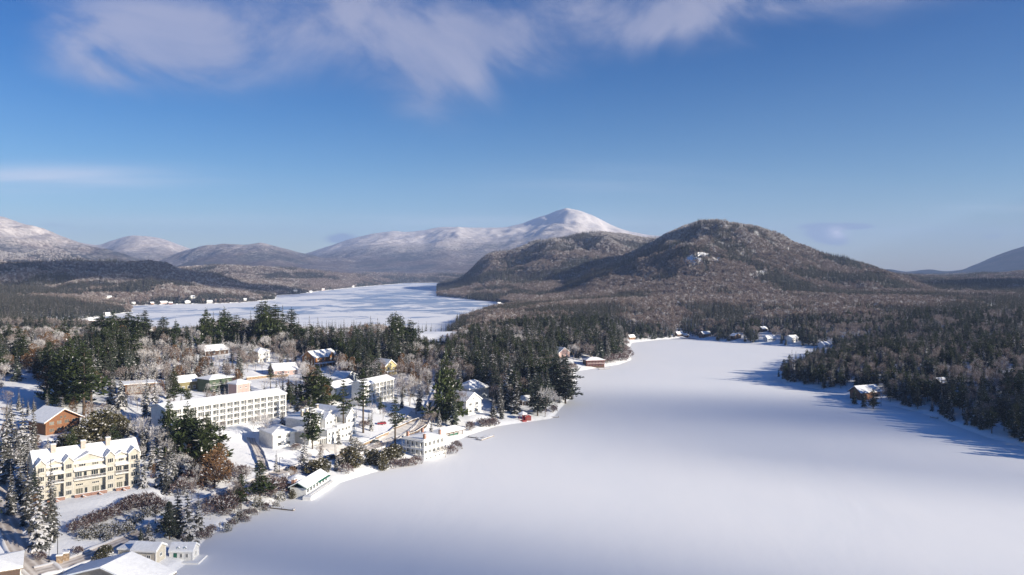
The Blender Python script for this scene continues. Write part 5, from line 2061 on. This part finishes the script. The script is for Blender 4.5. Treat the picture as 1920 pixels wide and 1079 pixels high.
for i, (px, py) in enumerate([(152, 1010), (170, 1012), (188, 1008), (205, 1010), (215, 995), (232, 995), (248, 985), (262, 978), (275, 968), (286, 965), (200, 998), (240, 1000), (222, 1005), (180, 1000)]):
    hero('snowshrub', px, py, py - 17, None, 1.2)
for px, py, k in [(145, 1040, 'shrub'), (75, 1050, 'shrub'), (200, 1015, 'snowshrub'), (205, 776, 'snowshrub'), (212, 785, 'snowshrub'), (222, 792, 'snowshrub'), (640, 800, 'snowshrub'), (668, 838, 'snowshrub'),
                  (676, 846, 'snowshrub'), (780, 870, 'shrub'), (768, 874, 'shrub'), (846, 850, 'shrub'), (855, 842, 'shrub'), (905, 800, 'shrub'), (918, 799, 'shrub'), (925, 798, 'shrub'), (880, 806, 'shrub'),
                  (740, 876, 'shrub'), (755, 874, 'shrub'), (345, 1035, 'snowshrub'), (385, 1005, 'shrub'), (395, 1000, 'shrub'), (375, 1012, 'shrub')]:
    hero(k, px, py, py - 17, None, 1.0)


_r = random.Random(8)
# thick brush and frosted trees on the bank between the lower road and the ice, and round the restaurant
for (x0, y0), (x1, y1), n, kk, hh in [((392, 1004), (528, 944), 26, ('shrub', 'shrub', 'frosty', 'bare', 'snowshrub'), 17), ((385, 975), (505, 925), 16, ('frosty', 'bare', 'shrub', 'bare'), 34),
                                      ((340, 925), (420, 890), 12, ('frosty', 'rust', 'shrub', 'bare'), 40), ((425, 905), (480, 895), 7, ('shrub', 'frosty', 'bare'), 26),
                                      ((505, 930), (560, 905), 9, ('frosty', 'rust', 'shrub', 'bare'), 26), ((556, 884), (600, 866), 7, ('frosty', 'snowspruce', 'bare'), 28),
                                      ((255, 830), (350, 905), 14, ('frosty', 'snowspruce', 'spruce', 'frosty'), 52), ((225, 795), (300, 840), 8, ('frosty', 'snowspruce'), 34),
                                      ((470, 765), (500, 800), 4, ('frosty',), 26), ((545, 800), (575, 830), 5, ('frosty', 'bare'), 28), ((640, 790), (680, 775), 3, ('frosty', 'spruce'), 26),
                                      ((380, 745), (470, 738), 9, ('frosty', 'snowspruce'), 22), ((235, 760), (300, 765), 8, ('snowspruce', 'frosty', 'spruce'), 42), ((5, 830), (60, 900), 9, ('snowspruce', 'spruce'), 75)]:
    for q in range(n):
        t = (q + _r.random()) / n
        py = y0 + (y1 - y0) * t + _r.uniform(-6, 6)
        hero(_r.choice(kk), x0 + (x1 - x0) * t + _r.uniform(-7, 7), py, py - hh * _r.uniform(.7, 1.25), None, _r.uniform(.8, 1.1))


def rect_hit(x, y, h, w, z0):
    """does a tree of that size cover a building that should stay visible"""
    p0 = 960 + x / y * F
    yb = HZ + (EYE - z0) * F / y
    yt = HZ + (EYE - z0 - h) * F / y
    r = w * F / y
    for a, b_, c, d, D in KEEP:
        if y < D and p0 + r > a and p0 - r < c and yb > b_ and yt < d - (d - b_) * .3:
            return True
    return False


def free(x, y, pad=1.5):
    for loc, rz_, w, d, m_ in FOOT:
        dx, dy = x - loc.x, y - loc.y
        lx = dx * math.cos(-rz_) - dy * math.sin(-rz_)
        ly = dx * math.sin(-rz_) + dy * math.cos(-rz_)
        if -w / 2 - m_ - pad < lx < w / 2 + m_ + pad and -m_ - pad - 1 < ly < d + m_ + pad:
            return False
    for q, wd in ROADS:
        if np.min((q[:, 0] - x) ** 2 + (q[:, 1] - y) ** 2) < (wd / 2 + 1.2) ** 2:
            return False
    return True


CLEAR = [np.array([ice(*p)[:2] if False else tuple(G(*p))[:2] for p in poly]) for poly in [
    [(95, 1050), (110, 930), (265, 915), (300, 935), (240, 950), (140, 1000), (140, 1045)],
    [(155, 745), (200, 735), (240, 775), (270, 800), (262, 838), (240, 838), (228, 790), (190, 775)],
    [(5, 745), (15, 700), (60, 690), (85, 735), (100, 765), (60, 775), (20, 765)],
    [(425, 812), (465, 805), (490, 850), (500, 890), (440, 895), (425, 850)],
    [(500, 850), (540, 845), (600, 850), (690, 845), (730, 820), (700, 860), (620, 885), (560, 880), (520, 895)],
    [(670, 830), (760, 760), (790, 770), (820, 745), (828, 725), (845, 730), (815, 790), (790, 815), (700, 835)],
    [(540, 925), (620, 905), (700, 880), (780, 855), (770, 868), (700, 886), (610, 925)],
    [(850, 815), (880, 790), (905, 785), (960, 790), (930, 802), (880, 818)],
    [(1068, 690), (1062, 678), (1090, 678), (1100, 692), (1080, 700)],
    [(450, 725), (470, 700), (560, 695), (560, 728), (470, 738)],
    [(260, 935), (300, 935), (240, 960), (215, 960)],
]]


def in_clear(x, y):
    for P in CLEAR:
        if sdf(np.array([x]), np.array([y]), P)[0] < 0:
            return True
    return False


def scatter_village():
    """fills the village slope, point and right shore with trees one can tell apart"""
    n = 0
    pts = []
    grid = {}
    for t in TREES:
        grid.setdefault((int(t[1] // 6), int(t[2] // 6)), []).append((t[1], t[2]))
    rr = random.Random(77)
    cand = []
    for _ in range(30000):
        u = rr.uniform(-.72, .74)
        y = math.sqrt(rr.uniform(235 ** 2, 1010 ** 2))
        cand.append((u * y, y))
    cand = np.array(cand)
    H = height(cand[:, 0], cand[:, 1])
    dm = sdf(cand[:, 0], cand[:, 1], mirror)
    patch = fbm(cand[:, 0] / 34, cand[:, 1] / 34, 3, 51)
    patch2 = fbm(cand[:, 0] / 22, cand[:, 1] / 22, 3, 58)
    clr = np.zeros(len(cand), bool)
    for P_ in CLEAR:
        clr |= sdf(cand[:, 0], cand[:, 1], P_) < 0
    for (x, y), z, d, pn, p2, ic in zip(cand, H, dm, patch, patch2, clr):
        if z < .9:
            continue
        px = 960 + x / y * F
        right = x > 190 or (x > 130 and y > 560)
        py = HZ + (EYE - z) * F / y
        # density per area
        if right:
            sp = 3.9 if d > 26 else 2.9
        elif px > 845 and py > 640:
            sp = 4.6                       # the wooded point
        elif y > 430:
            sp = 4.2
        elif y > 330:
            sp = 5.8
        else:
            sp = 5.4 if d > 12 else 3.4
        if not right and ic:
            continue
        c = (int(x // 6), int(y // 6))
        bad = False
        for i in (-1, 0, 1):
            for j in (-1, 0, 1):
                for q in grid.get((c[0] + i, c[1] + j), ()):
                    if (q[0] - x) ** 2 + (q[1] - y) ** 2 < sp * sp:
                        bad = True
        if bad or not free(x, y):
            continue
        if right:
            k = rr.choice(('fir', 'fir', 'spruce', 'pine', 'fir', 'bare')) if pn > .40 or d < 26 else ('bare' if p2 > .42 else 'spruce')
            h = rr.uniform(11, 18) if k != 'bare' else rr.uniform(10, 14)
            if d < 5:
                h *= .8
        elif px > 845 and py > 640:
            k = rr.choice(('fir', 'fir', 'spruce', 'pine', 'spruce', 'bare')) if pn > .36 else rr.choice(('bare', 'spruce', 'frosty'))
            h = rr.uniform(17, 25) if k in ('fir', 'spruce', 'pine') else rr.uniform(13, 18)
            if d < 8:
                k = rr.choice(('frosty', 'bare', 'shrub', 'spruce'))
                h = rr.uniform(4, 9)
        elif y > 430:
            if pn > .535:
                k = rr.choice(('fir', 'pine', 'spruce', 'fir', 'pine'))
                h = rr.uniform(15, 24)
            elif p2 > .50:
                k = rr.choice(('bare', 'bare', 'snowspruce', 'bare', 'frosty', 'spruce', 'rust'))
                h = rr.uniform(9, 14)
            else:
                k = rr.choice(('snowspruce', 'snowspruce', 'spruce', 'snowspruce', 'spruce', 'bare', 'frosty'))
                h = rr.uniform(9, 16)
        else:
            k = rr.choice(('frosty', 'bare', 'shrub', 'snowshrub', 'snowspruce', 'snowspruce', 'rust', 'bare', 'spruce', 'spruce', 'pine'))
            h = {'shrub': 2.8, 'snowshrub': 2.2, 'snowspruce': 8, 'rust': 7, 'bare': 8, 'frosty': 8, 'spruce': 12, 'pine': 13}[k] * rr.uniform(.7, 1.25)
            if d < 9 and rr.random() < .8:
                k, h = rr.choice(('shrub', 'shrub', 'snowshrub', 'bare', 'frosty')), rr.uniform(2, 4.5)
        if px < 235 and y > 800:
            k = rr.choice(('fir', 'fir', 'spruce', 'fir', 'bare'))
            h = rr.uniform(12, 18)
        elif not right and y > 480:
            sk = float(np.interp(px, [-200, 60, 130, 200, 330, 375, 430, 520, 560, 640, 700, 760, 810, 835, 870, 920, 1000, 1200], [606, 610, 612, 606, 616, 610, 600, 596, 610, 616, 606, 616, 636, 628, 612, 600, 590, 580]))
            sk += rr.uniform(-3, 9)
            h = min(h * 1.05, EYE - z - (sk - HZ) * y / F)
            if h < 3.5:
                continue
        if rect_hit(x, y, h, h * .16, z):
            continue
        grid.setdefault(c, []).append((x, y))
        TREES.append((k, x, y, h, rr.uniform(.85, 1.2), None, False))


scatter_village()
print('trees placed', len(TREES))

LAND = [('log chalet', 115, 812), ('cream apartment block', 165, 930), ('long white hotel', 430, 800), ('white inn', 630, 820), ('chimneyed boathouse', 792, 850), ('beach shelter', 846, 815),
        ('gabled white house', 888, 775), ('red boat shed', 990, 785), ('waterfront restaurant', 590, 915), ('orange cedar house', 610, 688), ('yellow house', 733, 702), ('green house', 413, 734),
        ('olive house', 354, 730), ('flat brown house', 262, 738), ('hotel wing', 712, 752), ('white villa', 495, 678), ('snowed-under house', 536, 702), ('pink house', 456, 742), ('green-doored hut', 340, 1050),
        ('big barn', 212, 1085), ('red-railed boathouse', 1116, 688), ('point lawn', 1080, 690), ('peninsula house', 1634, 750), ('peninsula tip', 1460, 706), ('first hidden cabin', 1772, 727), ('second hidden cabin', 1806, 752),
        ('lake head', 1280, 634), ('far shore houses', 1450, 640), ('massive green pine', 370, 862), ('hilltop grove', 135, 760), ('left bay', 150, 640), ('ridge pines', 495, 650), ('right ridge', 740, 650),
        ('lower right shore', 1880, 800), ('road fork', 60, 1040), ('lower road', 400, 960), ('driveway', 485, 850), ('thin shore dock', 515, 950), ('parking bay', 790, 785), ('road bend', 815, 740),
        ('right shore dock', 1746, 783), ('gap behind the peninsula', 1668, 670), ('snowy slope', 225, 760), ('left slope', 30, 740), ('short point dock', 1040, 783), ('upper point woods', 930, 700), ('birch trunks', 1160, 680),
        ('roadside spruce row', 60, 970), ('middle ridge', 620, 660), ('garage on the ridge', 405, 668), ('upper left woods', 60, 670)]
LANDW = [(n, G(a, b_)) for n, a, b_ in LAND]
_label_use = {}


def auto_key(kind, x, y):
    nm, q = min(LANDW, key=lambda t: (t[1].x - x) ** 2 + (t[1].y - y) ** 2)
    d = math.hypot(q.x - x, q.y - y)
    u, uq = x / y, q.x / q.y
    if d < 14:
        rel = 'close to the'
    elif abs(u - uq) * F < 14:
        rel = 'behind the' if y > q.y else 'in front of the'
    else:
        rel = ('' if abs(y - q.y) < 25 else ('behind ' if y > q.y else 'below ')) + ('left' if u < uq else 'right') + ' of the'
    return KINDS[kind][3], rel.replace('behind left', 'back left').replace('behind right', 'back right').replace('below left', 'front left').replace('below right', 'front right'), nm


def plural(look):
    w = look.split()
    for i, q in enumerate(w):
        if q in ('spruce', 'fir', 'pine', 'tree', 'bush', 'shrub'):
            w[i] = {'bush': 'bushes'}.get(q, q + 's')
            break
    return ' '.join(w)


def nth(n):
    return f"{n}{'th' if 10 <= n % 100 <= 20 else {1: 'st', 2: 'nd', 3: 'rd'}.get(n % 10, 'th')}"


def inst_tree(kind, x, y, h, wide, label, i):
    r = random.Random(i * 7 + 3)
    items = PROTO[kind]
    wm, cm, hh, _, _ = items[r.randrange(len(items))]
    nm, cat, grp, look = KINDS[kind]
    z = max(0, hz(x, y)) - .1
    s = h / hh
    lab = label
    rt = thing(nm, lab, cat, (x, y, z), r.uniform(0, 6.28), grp)
    sx = s * wide
    if kind in ('spruce', 'snowspruce', 'fir') and s > 1.1:
        sx *= .92
    rt.scale = (sx, sx, s)
    if len(wm.vertices):
        place(wm, 'trunk', rt)
    place(cm, 'crown', rt)


# individuals: named ones first, then the nearest of each kind; everything else joins the forest masses
LIM = dict(spruce=170, snowspruce=220, fir=290, pine=110, tallpine=20, bigpine=30, bare=200, frosty=110, rust=60, cedar=40, shrub=170, snowshrub=90)
order = sorted(range(len(TREES)), key=lambda i: (not TREES[i][6], TREES[i][2]))
cnt = {}
REST = []
SINGLE = []
for i in order:
    k, x, y, h, wd, lb, he = TREES[i]
    if not he and (abs(x / y) > .66 or cnt.get(k, 0) >= LIM[k]):
        REST.append(TREES[i])
        continue
    cnt[k] = cnt.get(k, 0) + 1
    SINGLE.append((i, k, x, y, h, wd, lb))
groups_ = {}
for t in SINGLE:
    if not t[6]:
        groups_.setdefault(auto_key(t[1], t[2], t[3]), []).append(t)
names_ = {}
for (look, rel, nm), L in groups_.items():
    L.sort(key=lambda t: t[2] / t[3])
    for j, t in enumerate(L):
        if len(L) == 1:
            names_[t[0]] = f'{look} {rel} {nm}'
        elif len(L) == 2:
            names_[t[0]] = f'{look} {rel} {nm}, the {("left", "right")[j]} one of two'
        else:
            names_[t[0]] = f'{nth(j + 1)} from left of {plural(look)} {rel} {nm}'
for i, k, x, y, h, wd, lb in SINGLE:
    inst_tree(k, x, y, h, wd, lb or names_[i], i)
print('individual', cnt, 'rest', len(REST))

# ------------------------------------------------------------------ far forest: countless trees as instanced masses
def far_points():
    r = np.random.default_rng(3)
    out = []
    def band(y0, y1, sp, u0=-.80, u1=.80):
        n = int((u1 - u0) * (y1 ** 2 - y0 ** 2) / 2 / sp ** 2)
        u = r.uniform(u0, u1, n)
        y = np.sqrt(r.uniform(y0 ** 2, y1 ** 2, n))
        return np.stack([u * y, y], 1)
    P = np.concatenate([band(1000, 1700, 5.2), band(1700, 2600, 6.3), band(2600, 4600, 8.6), band(4600, 6200, 15)])
    return P


P = far_points()
HZ_ = height(P[:, 0], P[:, 1])
ok = HZ_ > .9
P, HZ_ = P[ok], HZ_[ok]
# drop trees on back slopes that can never be seen: keep those near the skyline as seen from the flight height
elev = (HZ_ + 25 - EYE) / P[:, 1]
ub = np.clip(((P[:, 0] / P[:, 1] + .82) / 1.64 * 400).astype(int), 0, 399)
o_ = np.argsort(P[:, 1])
mx = np.full(400, -9.0)
vis = np.zeros(len(P), bool)
for i in o_:
    b_ = ub[i]
    if elev[i] > mx[b_] - .012:
        vis[i] = True
    e0 = (HZ_[i] - EYE) / P[i, 1]
    if e0 > mx[b_]:
        mx[b_] = e0
P, HZ_ = P[vis], HZ_[vis]
# openings: snowy ledges of the rounded hill, and the far houses
PX = 960 + P[:, 0] / P[:, 1] * F
PY = HZ + (EYE - HZ_) * F / P[:, 1]
gone = np.zeros(len(P), bool)
gone |= ledge(P[:, 0], P[:, 1], HZ_) & (nrg.random(len(P)) < .8)
for loc, rz_, w, d, m_ in FOOT:
    if loc.y > 950:
        gone |= (P[:, 0] - loc.x) ** 2 + (P[:, 1] - loc.y - d / 2) ** 2 < (w * .6 + 4) ** 2
        gone |= (np.abs(P[:, 0] / P[:, 1] - loc.x / loc.y) * loc.y < w * .35) & (P[:, 1] > loc.y - (35 if loc.y < 1200 else 70)) & (P[:, 1] < loc.y)
P, HZ_ = P[~gone], HZ_[~gone]
con = .5 + 1.25 * (fbm(P[:, 0] / 110, P[:, 1] / 150, 4, 91) - .5) + .55 * (fbm(P[:, 0] / 420, P[:, 1] / 600, 3, 97) - .5)
U_ = P[:, 0] / P[:, 1]
PX = 960 + U_ * F
# more conifers on the left dark hill, at the headland shore and on the humps; brown woods on the rounded hill
bias = np.where((PX < 520) & (P[:, 1] < 3300), .05, 0) + np.where((PX > 1450) & (P[:, 1] > 1650) & (P[:, 1] < 2250) & (HZ_ > 62), .13, 0) + np.where((PX > 800) & (PX < 1150) & (P[:, 1] > 2700) & (HZ_ < 90), .12, 0)
bias += np.where((PX > 1130) & (PX < 1560) & (P[:, 1] > 1900) & (P[:, 1] < 3000) & (HZ_ > 120), -.06, 0) + np.where((P[:, 1] < 1400) & (PX > 800), .02, 0)
dsh = np.minimum(sdf(P[:, 0], P[:, 1], mirror), sdf(P[:, 0], P[:, 1], placid))
bias += np.where(dsh < 55, .07, 0) + np.where((PX < 235) & (P[:, 1] < 1750), .24, 0)
PYt = HZ + (EYE - HZ_) * F / P[:, 1]
bias += np.where((PX > 1060) & (PX < 1330) & (PYt > 466) & (PYt < 528) & (P[:, 1] > 1700) & (P[:, 1] < 2800), .10, 0) + np.where((P[:, 1] > 1000) & (P[:, 1] < 2300), .055, 0)
rn = nrg.random(len(P))
isc = con + bias + (rn - .5) * .10 > .535
high = ss(HZ_, 110, 230)
frostp = high * .8 + .08 + np.where((PX < 560) & (P[:, 1] > 2100), .22, 0)
kindf = np.where(isc, np.where(nrg.random(len(P)) < .15 + high * .5, 'snowspruce', 'fir'), np.where(nrg.random(len(P)) < frostp, 'frosty', 'bare'))
hts = np.where(isc, nrg.uniform(11, 19, len(P)), nrg.uniform(9, 14, len(P))) * np.where(P[:, 1] > 2600, 1.12, 1) * np.where(P[:, 1] > 4600, 1.4, 1)


def low(kind):
    """coarser trees for the far slopes"""
    if kind == 'fir':
        ts = [(spruce_proto(17, 3.6, s, .05, 9, 6, .08, 0), 17) for s in (61, 62, 63)]
        return ts, [M['fir'], FROST, M['bark']]
    if kind == 'snowspruce':
        ts = [(spruce_proto(15, 3.2, s, .42, 9, 6, .08, 0), 15) for s in (64, 65)]
        return ts, [M['spruce'], FROST, M['bark']]
    fr = kind == 'frosty'
    ts = [(bare_proto(13, 4.6, s, .45 if fr else .10, .95, depth=4, fine=4.2 if not fr else 4.0), 13) for s in (66, 67, 68)]
    return ts, [M['twigf'] if fr else M['twig'], FROST, M['barkp']]


def merge(t):
    b = MB()
    b.v = list(t.w.v) + list(t.c.v)
    n = len(t.w.v)
    b.f = list(t.w.f) + [tuple(n + j for j in f) for f in t.c.f]
    b.m = [2] * len(t.w.f) + list(t.c.m)
    return b


def instancer(name, pts, protos, scl, wide, nkinds, label=None):
    """points + geometry nodes that set a tree on each"""
    coll = bpy.data.collections.new(name + '_sources')
    for i, me in enumerate(protos):
        o = bpy.data.objects.new(f'{name}_source_{i:02d}', me)
        coll.objects.link(o)
    me = bpy.data.meshes.new(name)
    me.vertices.add(len(pts))
    me.vertices.foreach_set('co', pts.astype(np.float32).ravel())
    r = np.random.default_rng(len(pts))
    for an, vals, ty in (('size', np.stack([wide, wide, scl], 1), 'FLOAT_VECTOR'), ('turn', np.stack([r.uniform(-.04, .04, len(pts)), r.uniform(-.04, .04, len(pts)), r.uniform(0, 6.283, len(pts))], 1), 'FLOAT_VECTOR')):
        a = me.attributes.new(an, ty, 'POINT')
        a.data.foreach_set('vector', vals.astype(np.float32).ravel())
    a = me.attributes.new('pick', 'INT', 'POINT')
    a.data.foreach_set('value', r.integers(0, len(protos), len(pts)).astype(np.int32))
    o = place(me, name)
    ng = bpy.data.node_groups.new(name + '_nodes', 'GeometryNodeTree')
    ng.interface.new_socket('Geometry', in_out='INPUT', socket_type='NodeSocketGeometry')
    ng.interface.new_socket('Geometry', in_out='OUTPUT', socket_type='NodeSocketGeometry')
    gi, go = ng.nodes.new('NodeGroupInput'), ng.nodes.new('NodeGroupOutput')
    ip = ng.nodes.new('GeometryNodeInstanceOnPoints')
    ci = ng.nodes.new('GeometryNodeCollectionInfo')
    ci.inputs['Collection'].default_value = coll
    ci.inputs['Separate Children'].default_value = True
    ci.inputs['Reset Children'].default_value = True
    ng.links.new(gi.outputs[0], ip.inputs['Points'])
    ng.links.new(ci.outputs[0], ip.inputs['Instance'])
    ip.inputs['Pick Instance'].default_value = True
    for an, ty, sk in (('pick', 'INT', 'Instance Index'), ('turn', 'FLOAT_VECTOR', 'Rotation'), ('size', 'FLOAT_VECTOR', 'Scale')):
        na = ng.nodes.new('GeometryNodeInputNamedAttribute')
        na.data_type = ty
        na.inputs['Name'].default_value = an
        ng.links.new(na.outputs['Attribute'], ip.inputs[sk])
    ng.links.new(ip.outputs[0], go.inputs[0])
    md = o.modifiers.new('forest', 'NODES')
    md.node_group = ng
    struct(o, 'stuff')
    if label:
        o['label'] = label[0]
        o['category'] = label[1]
    return o


FN = {'fir': ('conifer_forest', 'dark conifers covering the hills and far shores'), 'snowspruce': ('snowy_conifer_forest', 'snow-dusted conifers scattered over the hills'),
      'bare': ('bare_woodland', 'brown leafless woods covering the hills'), 'frosty': ('frosted_woodland', 'frost-white leafless woods on the hilltops')}
for k, (nm, lb) in FN.items():
    ts, mats = low(k)
    protos = [merge(t).mesh(nm, mats) for t, _ in ts]
    hh = ts[0][1]
    s_ = kindf == k
    pts = np.column_stack([P[s_], HZ_[s_] - .3])
    sc_ = hts[s_] / hh
    print(nm, len(pts), 'faces', len(protos[0].polygons))
    instancer(nm, pts, protos, sc_, sc_ * nrg.uniform(.85, 1.2, len(sc_)), len(ts), (lb, 'forest'))

# the remaining near trees
byk = {}
for k, x, y, h, wd, lb, he in REST:
    byk.setdefault(k, []).append((x, y, h, wd))
NN = {'spruce': 'spruce_wood', 'snowspruce': 'snowy_spruce_wood', 'fir': 'fir_wood', 'pine': 'pine_wood', 'bare': 'bare_wood', 'frosty': 'frosted_wood', 'rust': 'rust_leaved_wood', 'cedar': 'cedar_scrub',
      'shrub': 'bare_undergrowth', 'snowshrub': 'snowy_undergrowth', 'tallpine': 'tall_pine_wood', 'bigpine': 'round_pine_wood'}
for k, L in byk.items():
    A = np.array(L)
    z = height(A[:, 0], A[:, 1]) - .2
    items = PROTO[k]
    protos = [it[3].mesh(NN[k], it[4]) for it in items]
    sc_ = A[:, 2] / items[0][2]
    instancer(NN[k], np.column_stack([A[:, 0], A[:, 1], z]), protos, sc_, sc_ * A[:, 3], len(items), (KINDS[k][3] + ' mass filling in behind the nearer trees', 'woods'))

# ------------------------------------------------------------------ clouds that shade parts of the land, and the air
def shade_cloud(px, py, rx, ry, dens, label, rz_=0.0, high=2100.0, at=None):
    """a flat cloud whose shadow falls round a spot of the lake; it floats out of the picture towards the sun"""
    Y = EYE * F / (py - HZ)
    X = (px - 960) * Y / F
    if at:
        X, Y = at
    t = high / SUN.z
    c = Vector((X, Y, 0)) + SUN * t
    V, Fc = [], []
    nu, nvv = 28, 14
    for j in range(nvv + 1):
        ph = math.pi * j / nvv
        for i in range(nu):
            th = 2 * math.pi * i / nu
            V.append((rx * math.sin(ph) * math.cos(th), ry * math.sin(ph) * math.sin(th), 60 * math.cos(ph)))
    for j in range(nvv):
        for i in range(nu):
            a, b_ = j * nu + i, j * nu + (i + 1) % nu
            Fc.append((a, a + nu, b_ + nu, b_))
    m = bpy.data.materials.new('cloud_vapour')
    m.use_nodes = True
    g = N(m.node_tree)
    o = g.add('ShaderNodeOutputMaterial')
    v = g.add('ShaderNodeVolumePrincipled')
    v.inputs['Density'].default_value = dens
    v.inputs['Color'].default_value = (.9, .9, .92, 1)
    g.link(v.outputs[0], o.inputs['Volume'])
    ob = place(npmesh('cloud', V, Fc, [m]), 'cloud', None, c, rz_)
    struct(ob, 'stuff')
    ob['label'] = label
    ob['category'] = 'cloud'


CL = [(640, 1080, 85, 22, .0120, -.15), (1130, 1110, 85, 14, .0090, 0), (1720, 880, 60, 20, .0080, .15), (1220, 760, 190, 22, .0042, .1), (1600, 800, 150, 26, .0065, .15),
      (1850, 790, 110, 50, .0050, 0), (850, 985, 90, 10, .004, -.1)]
for i, (px, py, rx, ry, dn, rr_) in enumerate(CL):
    shade_cloud(px, py, rx, ry, dn, 'thin drifting cloud towards the sun', rr_)
shade_cloud(0, 600, 1000, 480, .0075, 'broad cloud shading the wooded hill by the left bay', 0, at=(-1650, 2750))
shade_cloud(0, 600, 3000, 2200, .03, 'broad unseen cloud added to shade the far mountain at the right', 0, at=(6100, 9300))  # added out of view only to darken the distant right mountain
shade_cloud(0, 600, 900, 420, .02, 'unseen cloud added to shade the valley forest', 0, at=(1900, 2300))  # added out of view only to darken the valley woods


def haze():
    b = MB()
    b.box(-26000, 26000, -600, 22000, -6, 1180)
    m = bpy.data.materials.new('winter_haze')
    m.use_nodes = True
    g = N(m.node_tree)
    o = g.add('ShaderNodeOutputMaterial')
    v = g.add('ShaderNodeVolumePrincipled')
    v.inputs['Density'].default_value = 4.8e-5
    v.inputs['Color'].default_value = (.48, .64, 1.0, 1)
    v.inputs['Anisotropy'].default_value = .1
    g.link(v.outputs[0], o.inputs['Volume'])
    return struct(b.build('haze', [m]), 'stuff')


haze()
